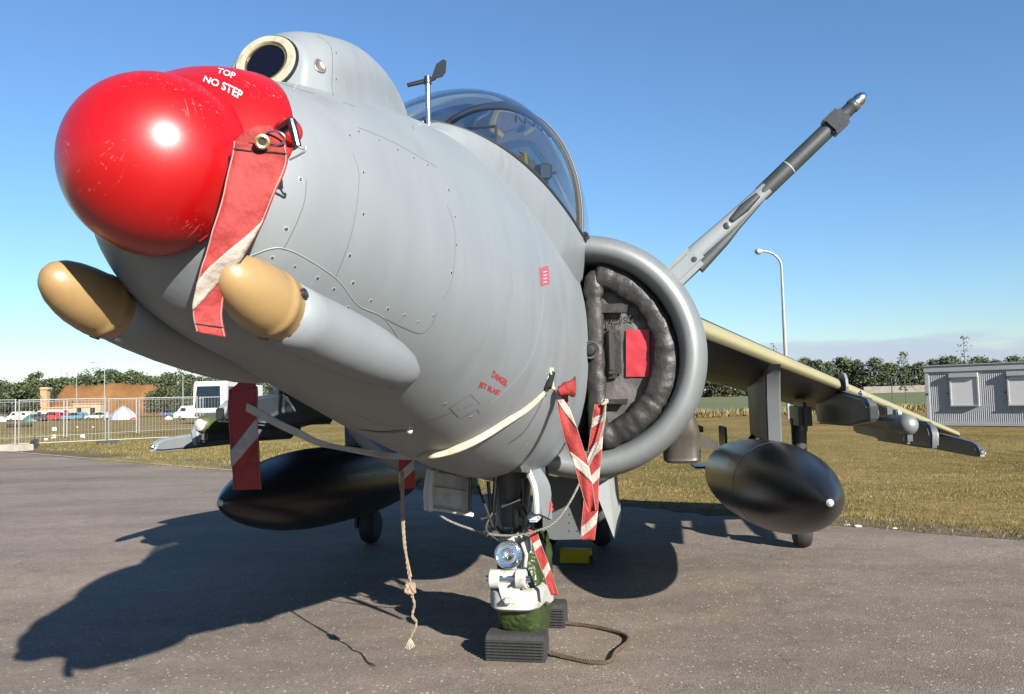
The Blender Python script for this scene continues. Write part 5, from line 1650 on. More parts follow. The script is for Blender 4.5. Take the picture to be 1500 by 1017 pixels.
    L.new(fin.outputs[0], b.inputs['Base Color'])
    b.inputs['Roughness'].default_value = 0.85; b.inputs['Specular IOR Level'].default_value = 0.3
    hb = N.new('ShaderNodeMath'); hb.operation = 'MULTIPLY_ADD'; hb.inputs[1].default_value = 0.6
    L.new(vor2.outputs['Distance'], hb.inputs[0]); L.new(fine.outputs['Fac'], hb.inputs[2])
    bp = N.new('ShaderNodeBump'); bp.inputs['Strength'].default_value = 0.65; bp.inputs['Distance'].default_value = 0.006
    L.new(hb.outputs[0], bp.inputs['Height']); L.new(bp.outputs[0], b.inputs['Normal'])
    return m
M['asphalt'] = asphalt()
def grass_mat(name, cols, s1=0.25, s2=3.0, bump=0.8):
    m, nt, b = new_mat(name)
    cols = [alb(q) for q in cols]
    N, L = nt.nodes, nt.links
    tc = N.new('ShaderNodeTexCoord')
    a = N.new('ShaderNodeTexNoise'); a.inputs['Scale'].default_value = s1; a.inputs['Detail'].default_value = 8; a.inputs['Roughness'].default_value = 0.65
    c = N.new('ShaderNodeTexNoise'); c.inputs['Scale'].default_value = s2; c.inputs['Detail'].default_value = 8; c.inputs['Roughness'].default_value = 0.75
    d = N.new('ShaderNodeTexNoise'); d.inputs['Scale'].default_value = 45; d.inputs['Detail'].default_value = 4
    for q in (a, c, d): L.new(tc.outputs['Object'], q.inputs['Vector'])
    sm = N.new('ShaderNodeMath'); sm.operation = 'ADD'; L.new(a.outputs['Fac'], sm.inputs[0]); L.new(c.outputs['Fac'], sm.inputs[1])
    s2_ = N.new('ShaderNodeMath'); s2_.operation = 'MULTIPLY_ADD'; s2_.inputs[1].default_value = 0.45; L.new(d.outputs['Fac'], s2_.inputs[0]); L.new(sm.outputs[0], s2_.inputs[2])
    mr = N.new('ShaderNodeMapRange'); mr.inputs['From Min'].default_value = 0.85; mr.inputs['From Max'].default_value = 1.6
    L.new(s2_.outputs[0], mr.inputs['Value'])
    cr = N.new('ShaderNodeValToRGB')
    cr.color_ramp.elements[0].position = 0.0; cr.color_ramp.elements[0].color = (*cols[0], 1)
    cr.color_ramp.elements[1].position = 1.0; cr.color_ramp.elements[1].color = (*cols[-1], 1)
    for i, q in enumerate(cols[1:-1]):
        e = cr.color_ramp.elements.new((i + 1) / (len(cols) - 1)); e.color = (*q, 1)
    L.new(mr.outputs[0], cr.inputs[0]); L.new(cr.outputs[0], b.inputs['Base Color'])
    b.inputs['Roughness'].default_value = 0.95; b.inputs['Specular IOR Level'].default_value = 0.1
    bp = N.new('ShaderNodeBump'); bp.inputs['Strength'].default_value = bump; bp.inputs['Distance'].default_value = 0.08
    L.new(s2_.outputs[0], bp.inputs['Height']); L.new(bp.outputs[0], b.inputs['Normal'])
    return m
M['grass'] = grass_mat('dry_mown_grass', [(0.080, 0.076, 0.017), (0.18, 0.14, 0.038), (0.31, 0.22, 0.078), (0.39, 0.28, 0.125)])
M['crop'] = grass_mat('pale_green_crop', [(0.10, 0.13, 0.05), (0.16, 0.19, 0.09), (0.22, 0.23, 0.13)], 0.08, 1.2, 0.5)
M['dirt'] = grass_mat('dusty_verge', [(0.10, 0.075, 0.04), (0.18, 0.14, 0.085), (0.26, 0.21, 0.14)], 0.8, 6.0, 0.6)
M['concrete'] = mat('pale_kerb_concrete', (0.42, 0.38, 0.32), 0.9, var=0.2, vscale=3, bump=0.3)

# one sheet of grassland to the horizon, gently falling away on the far left
xs = [-2500, -1200, -600, -300, -200] + frange(-160, 60, 44) + [90, 150, 300, 600, 1200, 2500]
ys = [-300, -60, -20, 0, 6, 10, 15] + frange(20, 160, 28) + [175, 200, 250, 320, 450, 700, 1200, 2200, 4500]
v = [Vector((x, y, ter(x, y) - 0.012)) for y in ys for x in xs]
nx = len(xs)
f = [(j*nx+i, j*nx+i+1, (j+1)*nx+i+1, (j+1)*nx+i) for j in range(len(ys)-1) for i in range(nx-1)]
tag(mesh_obj('grassland', v, f, M['grass']), kind='structure')
# apron
us = frange(-60, 90, 500)
top = [E0 + ED * u + EN * edge_noise(u) * (1.0 if u < 14 else 0.5) for u in us]
v = [Vector((q.x, q.y, 0)) for q in top] + [Vector((q.x, q.y, 0)) - EN * 40 for q in top]
n = len(top)
f = [(k, k + 1, n + k + 1, n + k) for k in range(n - 1)]
apron = fix_normals(mesh_obj('apron', v, f, M['asphalt'], smooth=False)); tag(apron, kind='structure')
# dusty verge strip on the left part and a flush kerb line
us2 = frange(9, 90, 160)
v = []
for u in us2:
    w = 1.5 * min(1, (u - 9) / 6) * (1 + 0.5 * noise.noise(Vector((u * 0.3, 1, 5)))) + 0.15
    q = E0 + ED * u; v += [Vector((q.x, q.y, -0.006)) - EN * 0.2, Vector((q.x, q.y, -0.006)) + EN * w]
f = [(2*k, 2*k+2, 2*k+3, 2*k+1) for k in range(len(us2)-1)]
tag(fix_normals(mesh_obj('verge', v, f, M['dirt'])), kind='structure')
v = []
for u in us2:
    q = E0 + ED * u + EN * 0.12; v += [Vector((q.x, q.y, 0.004)), Vector((q.x, q.y, 0.004)) + EN * 0.12]
tag(fix_normals(mesh_obj('kerb_line', v, f, M['concrete'])), kind='structure')
# soil washed over the near part of the apron edge
us3 = frange(-14, 12, 320); v = []
for u in us3:
    q = E0 + ED * u; w0 = 0.16 + 0.28 * abs(noise.noise(Vector((u * 0.8, 5, 1)))) + 0.10 * noise.noise(Vector((u * 4.5, 2, 1)))
    v += [Vector((q.x, q.y, 0.003)) - EN * max(0.02, w0 - 0.12), Vector((q.x, q.y, 0.003)) + EN * 0.45]
f = [(2*k, 2*k+2, 2*k+3, 2*k+1) for k in range(len(us3)-1)]
tag(fix_normals(mesh_obj('soil_edge', v, f, M['dirt'])), kind='structure')
# crop field on the right beyond the mown grass
v = [Vector((1.0, 44, 0.0)), Vector((140, 40, 0.0)), Vector((190, 178, 0.0)), Vector((-2, 178, 0.0))]
tag(fix_normals(mesh_obj('field', v, [(0, 1, 2, 3)], M['crop'])), kind='structure')

# ---- grass blades near the apron edge (uncountable)
def blades(name, n, gen, mats, label, hmin, hmax, wid):
    v, f, mi = [], [], []
    for i in range(n):
        p, hs = gen()
        h = random.uniform(hmin, hmax) * hs
        a = random.uniform(0, 2 * PI); ln = random.uniform(0.1, 0.75) * h
        d = Vector((math.cos(a), math.sin(a), 0)); s = Vector((-d.y, d.x, 0)) * wid * random.uniform(0.6, 1.3)
        b = len(v)
        v += [p - s, p + s, p + d * ln * 0.4 + Vector((0, 0, h * 0.65)) + s * 0.5, p + d * ln + Vector((0, 0, h))]
        f += [(b, b + 1, b + 2), (b, b + 2, b + 3)]
        k = 0 if random.random() < (0.5 + 0.9 * noise.noise(Vector((p.x * 0.9, p.y * 0.9, 2.2)))) else (1 if random.random() < 0.6 else 2)
        mi += [k, k]
    o = mesh_obj(name, v, f, None, None, False)
    for q in mats: o.data.materials.append(q)
    o.data.polygons.foreach_set('material_index', mi)
    return tag(o, label, 'grass', kind='stuff')
gm = [mat('blade_green', (0.10, 0.105, 0.022), 0.8, var=0.3, vscale=2), mat('blade_straw', (0.27, 0.195, 0.07), 0.85, var=0.3, vscale=2), mat('blade_olive', (0.20, 0.155, 0.04), 0.85, var=0.3, vscale=2)]
random.seed(21)
def gen_edge():
    while True:
        u = random.uniform(-5.5, 22); w = abs(random.gauss(0, 1)) * 2.4 - 0.22 * random.random() ** 2
        p = E0 + ED * u + EN * (w + edge_noise(u) + 0.02)
        if noise.noise(Vector((p.x * 0.7, p.y * 0.7, 9.0))) + random.uniform(-0.5, 0.5) > -0.15 or w < 0.25:
            p.z = -0.012
            return p, (1.25 if w < 0.35 else 1.0) * (0.7 + 0.6 * abs(noise.noise(Vector((p.x * 1.4, p.y * 1.4, 1.0)))))
blades('grass_blades', 46000, gen_edge, gm, 'short dry grass growing along the apron edge', 0.018, 0.058, 0.0035)
def gen_far():
    u = random.uniform(-8, 30); w = random.uniform(1.5, 16)
    p = E0 + ED * u + EN * w; p.z = -0.012
    return p, 0.8 + 0.6 * abs(noise.noise(Vector((p.x * 0.5, p.y * 0.5, 4.0))))
blades('grass_tufts', 50000, gen_far, gm, 'patchy mown grass behind the aircraft', 0.015, 0.045, 0.005)
def gen_weed():
    x = random.uniform(2, 60); p = Vector((x, 44.4 - x * 0.03 + random.gauss(0, 0.5), 0)); return p, 1.0
blades('weed_strip', 9000, gen_weed, [gm[1], gm[1], gm[2]], 'strip of tall dry weeds at the edge of the crop field', 0.15, 0.5, 0.02)
def gen_left():
    u = random.uniform(13, 48); q = E0 + ED * u + EN * (1.3 + random.uniform(-0.3, 6) + 0.6 * noise.noise(Vector((u * 0.4, 0, 8)))); q.z = -0.012
    return q, 1.0
blades('fence_grass', 15000, gen_left, [gm[0], gm[2], gm[1]], 'green grass around the feet of the mesh fence', 0.03, 0.10, 0.008)

# small pale pebbles and litter on the apron edge
M['stone'] = mat('pale_pebble', (0.5, 0.47, 0.42), 0.9, var=0.2)
M['paper'] = mat('litter_paper', (0.6, 0.6, 0.58), 0.8, var=0.05)
# ------------------------------------------------------------------ trees
leafm = [mat('leaf_dark_green', (0.030, 0.048, 0.014), 0.7, var=0.35, vscale=0.7), mat('leaf_mid_green', (0.060, 0.080, 0.020), 0.7, var=0.35, vscale=0.7), mat('leaf_yellow_green', (0.12, 0.12, 0.03), 0.7, var=0.3, vscale=0.7)]
bark = mat('bark', (0.09, 0.07, 0.05), 0.9, var=0.3, bump=0.5)
def make_crown(seed, h, w, nclump, nleaf, leaf, tall=1.0):
    lo = 0.22 if tall < 1.5 else 0.08
    random.seed(seed)
    v, f, mi = [], [], []
    for c in range(nclump):
        t = random.uniform(0.0, 1.0)
        rad = w * 0.5 * math.sin(PI * (0.18 + 0.78 * t)) ** 0.8
        a = random.uniform(0, 2 * PI); rr = rad * random.uniform(0.35, 0.95)
        cc = Vector((rr * math.cos(a), rr * math.sin(a), h * (lo + (0.96 - lo) * t)))
        cs = random.uniform(0.10, 0.19) * w * tall ** 0.3
        tone = random.random()
        for q in range(nleaf):
            d = Vector((random.gauss(0, 1), random.gauss(0, 1), random.gauss(0, 0.8))).normalized() * cs * random.uniform(0.55, 1.05)
            p = cc + d
            nn = (d.normalized() + Vector((random.gauss(0, .5), random.gauss(0, .5), random.gauss(0, .5) + 0.3))).normalized()
            e1 = nn.orthogonal().normalized(); e2 = nn.cross(e1)
            s = leaf * random.uniform(0.6, 1.3)
            b = len(v)
            v += [p - e1 * s, p - e2 * s * 0.6, p + e1 * s, p + e2 * s * 0.6]
            f.append((b, b + 1, b + 2, b + 3))
            mi.append(0 if tone < 0.45 else (1 if tone < 0.85 or random.random() < 0.6 else 2))
    me = bpy.data.meshes.new('crown'); me.from_pydata([tuple(q) for q in v], [], f)
    for q in leafm: me.materials.append(q)
    me.polygons.foreach_set('material_index', mi)
    return me
def make_trunk(seed, h, w):
    random.seed(seed + 100)
    m = MB()
    m.tube([(0, 0, -0.3), (0.05 * w * .3, 0, h * 0.3), (0, 0.03 * w, h * 0.6), (0, 0, h * 0.85)], [0.035 * h, 0.028 * h, 0.018 * h, 0.006 * h], 8)
    for k in range(6):
        a = k * 2.2; z = h * (0.28 + 0.07 * k)
        m.tube([(0, 0, z), (w * 0.18 * math.cos(a), w * 0.18 * math.sin(a), z + h * 0.10), (w * 0.32 * math.cos(a), w * 0.32 * math.sin(a), z + h * 0.16)], [0.012 * h, 0.009 * h, 0.004 * h], 6)
    o = m.build('trunk_proto', bark)
    me = o.data; bpy.data.objects.remove(o); return me
ORD = ['first', 'second', 'third', 'fourth', 'fifth', 'sixth', 'seventh', 'eighth', 'ninth', 'tenth', 'eleventh', 'twelfth', 'thirteenth', 'fourteenth', 'fifteenth', 'sixteenth', 'seventeenth', 'eighteenth', 'nineteenth', 'twentieth', 'twenty-first', 'twenty-second', 'twenty-third', 'twenty-fourth']
TREES = []
for sd, h, w, nc, nl, lf, tl in ((1, 10, 8, 46, 50, 0.30, 1), (2, 9, 9, 50, 46, 0.30, 1), (3, 12, 7, 52, 46, 0.30, 1.2), (4, 11, 10, 60, 44, 0.32, 1), (5, 9, 5.6, 64, 46, 0.24, 1.6), (6, 10, 6.4, 70, 46, 0.25, 1.6)):
    TREES.append((make_trunk(sd, h, w), make_crown(sd, h, w, nc, nl, lf, tl), h, w))
def tree(px, Y, top_py, kind, label, group, wscale=1.0, rot=None, sink=0.0):
    b = at_y(px, 590, Y); x = b.x; z = ter(x, Y)
    hz = at_y(px, top_py, Y).z
    tm, cm, h, w = TREES[kind]
    s = (hz - z + sink) / h
    r = empty('tree', (x, Y, z - sink), rot if rot is not None else random.uniform(0, 6.28))
    r.scale = (s * wscale, s * wscale, s)
    tag(r, label, 'tree', group)
    a = link(bpy.data.objects.new('trunk', tm), r); c = link(bpy.data.objects.new('crown', cm), r)
    return r
random.seed(5)
GL = 'trees behind the mound'
for i_, (px, Y, ty, k, ws) in enumerate(((-8, 200, 556, 1, 1.3), (14, 195, 563, 3, 1.2), (33, 190, 561, 1, 1.3), (52, 195, 566, 3, 1.0))):
    tree(px, Y, ty, k, 'dense dark tree left of the brown mound, %s from the left in its clump' % ORD[i_], 'trees left of the mound', ws)
for i_, (px, Y, ty, k, ws) in enumerate(((54, 250, 547, 0, 1.0), (68, 260, 556, 1, 1.0), (84, 255, 554, 1, 1.0), (98, 250, 551, 3, 0.9), (112, 255, 553, 1, 1.0), (128, 245, 545, 3, 1.0), (146, 250, 540, 3, 1.0), (162, 245, 543, 0, 1.2), (178, 240, 546, 1, 1.1), (194, 245, 544, 0, 1.0), (210, 250, 547, 3, 0.9), (226, 245, 551, 1, 1.0), (243, 240, 547, 0, 1.0), (260, 245, 543, 3, 0.9), (276, 240, 549, 1, 1.0), (292, 235, 553, 0, 1.0), (308, 240, 551, 3, 1.0), (330, 245, 549, 1, 1.0), (355, 240, 550, 0, 1.0), (385, 245, 552, 3, 1.0), (415, 240, 555, 1, 1.0))):
    tree(px, Y, ty, k, 'round-crowned tree behind the brown mound, %s from the left in the row' % ORD[i_], GL, ws)
for i_, (px, ty, k, ws) in enumerate(((225, 572, 1, .9), (245, 566, 1, 1.1), (262, 562, 3, .8), (282, 566, 0, 1.0))):
    tree(px, 175, ty, k, 'lower tree right of the brown mound, %s from the left' % ORD[i_], 'trees right of the mound', ws)
GR = 'trees along the far edge of the crop field'
random.seed(9)
for i_, (px, ty, k, ws) in enumerate(((1030, 533, 4, 1.0), (1052, 530, 5, 1.0), (1075, 533, 4, 1.1), (1097, 529, 5, 1.1), (1118, 533, 4, 1.1), (1140, 531, 5, 1.1), (1160, 536, 4, 1.2), (1181, 526, 5, 1.1), (1199, 528, 4, 1.2), (1216, 532, 5, 1.1), (1239, 524, 4, 1.5), (1259, 529, 5, 1.1), (1284, 526, 5, 1.3), (1309, 532, 4, 1.5), (1331, 536, 5, 1.1), (1349, 531, 4, 1.2), (1370, 528, 5, 1.1), (1392, 522, 1, .9), (1412, 531, 4, 1.2), (1440, 523, 1, 1.0), (1463, 529, 5, 1.3), (1488, 522, 1, 1.0), (1515, 526, 5, 1.3), (1540, 528, 4, 1.3))):
    tree(px, 176 + random.uniform(-3, 8), ty, k, 'tree at the far edge of the pale field, %s from the left in the row' % ORD[i_], GR, ws, sink=0.9)
M['lowwall'] = mat('far_pale_wall', (0.22, 0.20, 0.17), 0.9, var=0.15, vscale=1)
q = at_y(1310, 568, 168)
wl_ = MB().box((0, 0, 0.7), (13, 0.3, 1.4)).build('field_wall', M['lowwall'], None, False); wl_.location = (q.x, 168, 0)
tag(wl_, 'low pale wall in front of the far tree row', 'wall')

# saplings with stakes
def sapling(px, base_py, top_py, Y, label, dense):
    b = at_y(px, base_py, Y); z1 = at_y(px, top_py, Y).z
    r = empty('sapling', (b.x, Y, 0)); tag(r, label, 'young tree')
    H = z1
    MB().tube([(0, 0, -0.1), (0.03, 0, H * 0.5), (0, 0, H)], [0.03, 0.02, 0.006], 6).build('trunk', bark, r)
    if dense: MB().tube([(-0.9, 0, 0), (-0.9, 0, H * 0.55)], 0.035, 6).build('stake', bark, r)
    random.seed(int(px))
    v, f = [], []
    for k in range(260 if dense else 90):
        t = random.uniform(0.30, 1.02); sp = (0.45 if dense else 0.28) * (1.1 - t * 0.7)
        p = Vector((random.gauss(0, sp), random.gauss(0, sp), H * t)); e = Vector((random.gauss(0, 1), random.gauss(0, 1), random.gauss(0, 1))).normalized(); e2 = e.orthogonal().normalized()
        s = random.uniform(0.06, 0.13); b_ = len(v)
        v += [p - e * s, p - e2 * s * .6, p + e * s, p + e2 * s * .6]; f.append((b_, b_+1, b_+2, b_+3))
    mesh_obj('crown', v, f, leafm[1], r, False)
    return r
sapling(1327, 592, 517, 55, 'staked young tree standing alone left of the grey cabin', True)
sapling(1417, 600, 490, 42, 'thin young tree sticking up behind the grey cabin roof', False)
sapling(1137, 600, 505, 60, 'spindly young tree top just above the wing by the lamp post', False)

# ------------------------------------------------------------------ lamp posts
M['galv'] = mat('galvanised_steel', (0.36, 0.37, 0.37), 0.5, 0.4, var=0.1)
M['lamphead'] = mat('lamp_head_green_grey', (0.30, 0.38, 0.24), 0.4, var=0.15)
def lamp_post(px, top_py, Y, arm_px, label, curved=True, head=0.32):
    b = at_y(px, 590, Y); z0 = ter(b.x, Y)
    H = at_y(px, top_py, Y).z
    r = empty('street_lamp', (b.x, Y, z0)); tag(r, label, 'street lamp', 'street lamps')
    H -= z0
    k = arm_px * Y / FPX
    if curved: pts = [(0, 0, 0), (0, 0, H * 0.5), (0, 0, H - abs(k) * 0.85)] + [(k * (1 - math.cos(a)), 0, H - abs(k) * 0.85 + abs(k) * 0.85 * math.sin(a)) for a in frange(0.2, PI / 2, 6)]
    else: pts = [(0, 0, 0), (0, 0, H * 0.5), (0, 0, H - 0.3), (k * 0.3, 0, H - 0.05), (k, 0, H)]
    MB().tube(pts, [0.085] * 2 + [0.055] * (len(pts) - 2), 10).build('post', M['galv'], r)
    e = Vector(pts[-1]); d = Vector((1 if k > 0 else -1, 0, -0.1)).normalized()
    hd = MB().lathe(e - d * head * 0.3, d, [(0, 0.04), (head * 0.3, 0.09), (head * 0.9, 0.15), (head * 1.5, 0.14), (head * 1.9, 0.07), (head * 2.0, 0.01)], 14).build('lamp_head', M['lamphead'], r)
    return r
lamp_post(1154, 367, 38, -28, 'tall street lamp with curved arm rising behind the near wing', True, 0.20)
lamp_post(153, 530, 150, -14, 'tallest street lamp, standing in front of the brown mound', False, 0.5)
lamp_post(112, 546, 190, -12, 'street lamp in front of the left half of the brown mound', False, 0.5)
lamp_post(268, 548, 160, -6, 'street lamp right of the brown mound', False, 0.4)
lamp_post(297, 551, 150, 5, 'street lamp just left of the white truck cab', False, 0.4)
mast = MB().tube([(0, 0, 0), (0, 0, 24)], [0.5, 0.3], 8).build('mast', M['galv'])
q = at_y(89.5, 540, 420); mast.location = (q.x, 420, -1.1); mast.scale = (1, 1, (q.z + 1.1) / 24)
tag(mast, 'thin mast rising above the far trees left of the mound', 'mast')

# ------------------------------------------------------------------ mound with the old gateway
v, f = [], []
xa = at_y(66, 590, 205).x; xb = at_y(262, 590, 205).x
M['earth'] = grass_mat('brown_earth_bank', [(0.085, 0.075, 0.02), (0.20, 0.10, 0.038), (0.25, 0.125, 0.05), (0.29, 0.15, 0.065)], 0.10, 0.6, 0.8)
NX, NY = 48, 16
for j in range(NY + 1):
    for i in range(NX + 1):
        u = i / NX; w = j / NY
        x = xa + (xb - xa) * u; y = 196 + 26 * w
        hgt = 7.9 * min(1, sstep(0.0, 0.16, u)) * sstep(1.0, 0.74, u) * sstep(0, 0.38, w) * sstep(1, 0.75, w)
        hgt *= 1 + 0.22 * noise.noise(Vector((x * 0.10, y * 0.12, 0))) + 0.06 * noise.noise(Vector((x * 0.5, y * 0.5, 3)))
        v.append(Vector((x, y, -1.2 + hgt)))
f = [(j*(NX+1)+i, j*(NX+1)+i+1, (j+1)*(NX+1)+i+1, (j+1)*(NX+1)+i) for j in range(NY) for i in range(NX)]
tag(fix_normals(mesh_obj('mound', v, f, M['earth'])), kind='structure')
M['ochre'] = mat('ochre_plaster', (0.42, 0.27, 0.14), 0.85, var=0.15, vscale=0.6)
M['creamwall'] = mat('cream_plaster', (0.42, 0.34, 0.24), 0.85, var=0.15, vscale=0.6)
gx = at_y(66, 590, 190).x
gate = empty('gate_building', (gx, 190, -1.1)); tag(gate, 'ochre ruined gateway building at the foot of the mound', 'building')
MB().box((0.0, 0, 3.4), (1.6, 1.6, 6.8), bev=0.1).build('tower', M['ochre'], gate, False)
MB().box((0.2, 0, 7.1), (2.2, 2.0, 0.7), bev=0.2).build('tower_cap', M['creamwall'], gate, False)
MB().box((5.5, 0, 1.3), (11, 1.2, 2.2)).build('wall', M['creamwall'], gate, False)
MB().box((5.5, -0.1, 2.55), (11.4, 1.5, 0.35)).build('wall_coping', M['ochre'], gate, False)
for x in (2.2, 5.2, 8.2): MB().box((x, -0.62, 1.3), (1.2, 0.1, 1.2)).build('window', M['glass'], gate, False)
gx2 = at_y(122, 590, 190).x
g2 = empty('gate_building', (gx2, 190, -1.1)); tag(g2, 'cream low wall block at the foot of the mound, right of the gateway', 'building')
MB().box((1.2, 0, 1.7), (6.6, 1.4, 3.0)).build('wall', M['creamwall'], g2, False)
MB().box((1.2, -0.1, 3.3), (7.0, 1.7, 0.3)).build('wall_coping', M['ochre'], g2, False)
for x in (-0.6, 2.6): MB().box((x, -0.72, 1.4), (1.1, 0.1, 1.8)).build('window', M['glass'], g2, False)

# ------------------------------------------------------------------ vehicles and tents on the camp site
def car(px, Y, length, height, col, label, kind='car', face=1, py=617):
    b = at_y(px, py, Y); z = ter(b.x, Y)
    r = empty('parked_' + kind, (b.x, Y, z), 0.06 * random.uniform(-1, 1)); tag(r, label, kind, 'vehicles parked on the camp site')
    L2 = length / 2; W2 = 0.85
    pm = mat('car_paint', col, 0.3, var=0.04, coat=0.5)
    if kind == 'van':
        low = [(-L2, 0.3), (-L2, 1.1), (-L2 * 0.98, height), (L2 * 0.55, height), (L2 * 0.78, height * 0.62), (L2 * 0.99, height * 0.5), (L2, 0.35)]
        cab = None
    else:
        bl = height * 0.60
        low = [(-L2, 0.32), (-L2 * 0.99, bl * 0.95), (-L2 * 0.6, bl), (L2 * 0.35, bl), (L2 * 0.96, bl * 0.84), (L2, 0.34)]
        cab = [(-L2 * 0.86, bl - 0.02), (-L2 * 0.66, height * 0.97), (-L2 * 0.2, height), (L2 * 0.14, height * 0.97), (L2 * 0.46, bl - 0.02)]
    MB().prism([(face * s, -W2, z_) for s, z_ in low], (0, 2 * W2, 0)).build('body', pm, r, False)
    if cab:
        MB().prism([(face * s, -W2 * 0.86, z_) for s, z_ in cab], (0, 2 * W2 * 0.86, 0)).build('roof', pm, r, False)
        sc_ = [(s * 0.94 - 0.02, bl + 0.03 + (z_ - bl) * 0.80) for s, z_ in cab]
        for y in (-W2 * 0.86 - 0.012, W2 * 0.86): MB().prism([(face * s, y, z_) for s, z_ in sc_], (0, 0.012, 0)).build('window', M['glass'], r, False)
    else:
        for s0, s1 in ((L2 * 0.30, L2 * 0.62), (-L2 * 0.5, -L2 * 0.2)):
            MB().prism([(face * s0, -W2 - 0.012, height * 0.62), (face * s1, -W2 - 0.012, height * 0.62), (face * (s1 - 0.1), -W2 - 0.012, height * 0.86), (face * s0, -W2 - 0.012, height * 0.86)], (0, 0.012, 0)).build('window', M['glass'], r, False)
    for s in (-L2 * 0.62, L2 * 0.64):
        for y in (-W2, W2 - 0.18):
            w_ = MB().lathe((face * s, y - 0.01, 0.31), (0, 1, 0), [(0, 0.2), (0, 0.29), (0.03, 0.31), (0.16, 0.31), (0.19, 0.29), (0.19, 0.2)], 18).build('wheel', M['rubber'], r)
            MB().lathe((face * s, y - 0.02, 0.31), (0, 1, 0), [(0, 0.17), (0.02, 0.2)], 14).build('hub_cap', M['steel'], w_)
    MB().box((face * L2, -W2 * 0.6, height * 0.42), (0.06, 0.3, 0.14)).build('headlight', M['lampglass'] if False else M['white'], r, False)
    return r
random.seed(2)
car(31, 165, 4.9, 1.95, (0.58, 0.57, 0.53), 'white camper van parked left of the green tent', 'van', -1, 613)
car(74, 160, 3.9, 1.75, (0.55, 0.03, 0.035), 'red hatchback parked in the middle of the camp site', 'car', -1)
car(70, 172, 6.0, 2.0, (0.55, 0.54, 0.52), 'long white van parked behind the red hatchback', 'van', -1, 614)
car(90, 163, 3.6, 1.6, (0.50, 0.05, 0.05), 'second red car just behind the red hatchback', 'car', -1, 615)
car(54, 158, 3.6, 1.45, (0.05, 0.055, 0.06), 'dark car tucked in left of the red hatchback', 'car', -1)
car(107, 158, 3.9, 1.55, (0.10, 0.24, 0.34), 'blue car parked right of the red hatchback', 'car', -1)
car(122, 166, 3.7, 1.5, (0.13, 0.26, 0.36), 'second blue car parked beside the white estate', 'car', 1, 616)
car(144, 158, 4.7, 1.5, (0.52, 0.5, 0.47), 'white estate car parked beside the grey tent', 'car', -1)
car(252, 175, 4.4, 1.5, (0.10, 0.16, 0.30), 'dark blue car far back left of the white truck', 'car', 1, 606)
def tent(px, Y, w, h, col, label, py=618):
    b = at_y(px, py, Y); z = ter(b.x, Y)
    r = empty('dome_tent', (b.x, Y, z)); tag(r, label, 'tent')
    mt = mat('tent_fabric', col, 0.6, var=0.08, bump=0.2)
    v, f = [], []
    n, m = 12, 7
    for j in range(m):
        t = j / (m - 1)
        for k in range(n):
            a = 2 * PI * k / n
            rr = (1 - t ** 1.6) * w / 2 * (1 + 0.04 * math.cos(3 * a))
            v.append(Vector((rr * math.cos(a) * 1.15, rr * math.sin(a), h * (t ** 0.85) + 0.03 * math.sin(5 * a))))
    for j in range(m - 1):
        for k in range(n): f.append((j*n+k, j*n+(k+1) % n, (j+1)*n+(k+1) % n, (j+1)*n+k))
    fix_normals(mesh_obj('fabric', v, f, mt, r, False))
    for a in (0.5, 2.6): MB().tube([(w / 2 * 1.17 * math.cos(a) * (1 - t ** 1.6), -abs(w / 2 * math.sin(a)) * (1 - t ** 1.6) - 0.02, h * t ** 0.85 + 0.02) for t in frange(0, 1, 8)], 0.03, 5).build('pole', M['galv'], r)
    return r
tent(181, 150, 4.3, 2.6, (0.34, 0.38, 0.44), 'large pale grey dome tent behind the mesh fence')
tent(46, 158, 2.8, 1.5, (0.03, 0.12, 0.09), 'dark green tent beside the white camper van')
tent(3, 165, 2.4, 1.1, (0.45, 0.46, 0.50), 'small grey tent at the far left edge', 614)
tent(196, 146, 1.3, 0.45, (0.5, 0.05, 0.05), 'low red groundsheet bundle right of the grey tent', 619)
tent(247, 140, 1.2, 0.6, (0.65, 0.7, 0.68), 'small pale bundle on the grass left of the truck', 616)

# white truck cab behind the far wing
ty = 62
tb = at_y(316, 600, ty)
tr = empty('truck', (tb.x, ty, ter(tb.x, ty)), 0.0); tag(tr, 'white truck with a big dark windscreen behind the far wing', 'truck')
tw = mat('truck_white', (0.58, 0.58, 0.57), 0.35, var=0.04, coat=0.4)
# cab faces the camera: big raked windscreen across the front
cabp = [(-1.25, 0.45), (-1.38, 1.0), (-1.18, 2.95), (-0.95, 3.22), (1.3, 3.22), (1.3, 0.45)]      # (y, z) side outline
MB().prism([(-1.22, y, z_) for y, z_ in cabp], (2.5, 0, 0)).build('cab', tw, tr, False)
def wsp(x, z_): 
    y = -1.38 + 0.20 * (z_ - 1.0) / 1.95
    return Vector((x, y - 0.012, z_))
MB().add([wsp(-1.08, 1.18), wsp(0.86, 1.18), wsp(0.78, 2.84), wsp(-0.98, 2.84), wsp(-1.08, 1.18) + Vector((0, .01, 0)), wsp(0.86, 1.18) + Vector((0, .01, 0)), wsp(0.78, 2.84) + Vector((0, .01, 0)), wsp(-0.98, 2.84) + Vector((0, .01, 0))], [(0, 1, 2, 3), (7, 6, 5, 4), (0, 4, 5, 1), (1, 5, 6, 2), (2, 6, 7, 3), (3, 7, 4, 0)]).build('windscreen', M['glass'], tr, False)
MB().tube([wsp(-0.2, 1.24) + Vector((0, -.02, 0)), wsp(0.35, 1.30) + Vector((0, -.02, 0))], 0.02, 5).build('wiper', M['black'], tr)
MB().box((0.0, -1.40, 0.72), (2.0, 0.06, 0.22), bev=0.02).build('grille', M['dgrey'], tr, False)
for x in (-0.95, 0.98): MB().box((x, -1.33, 0.72), (0.32, 0.06, 0.2), bev=0.03).build('headlight', M['steel'], tr, False)
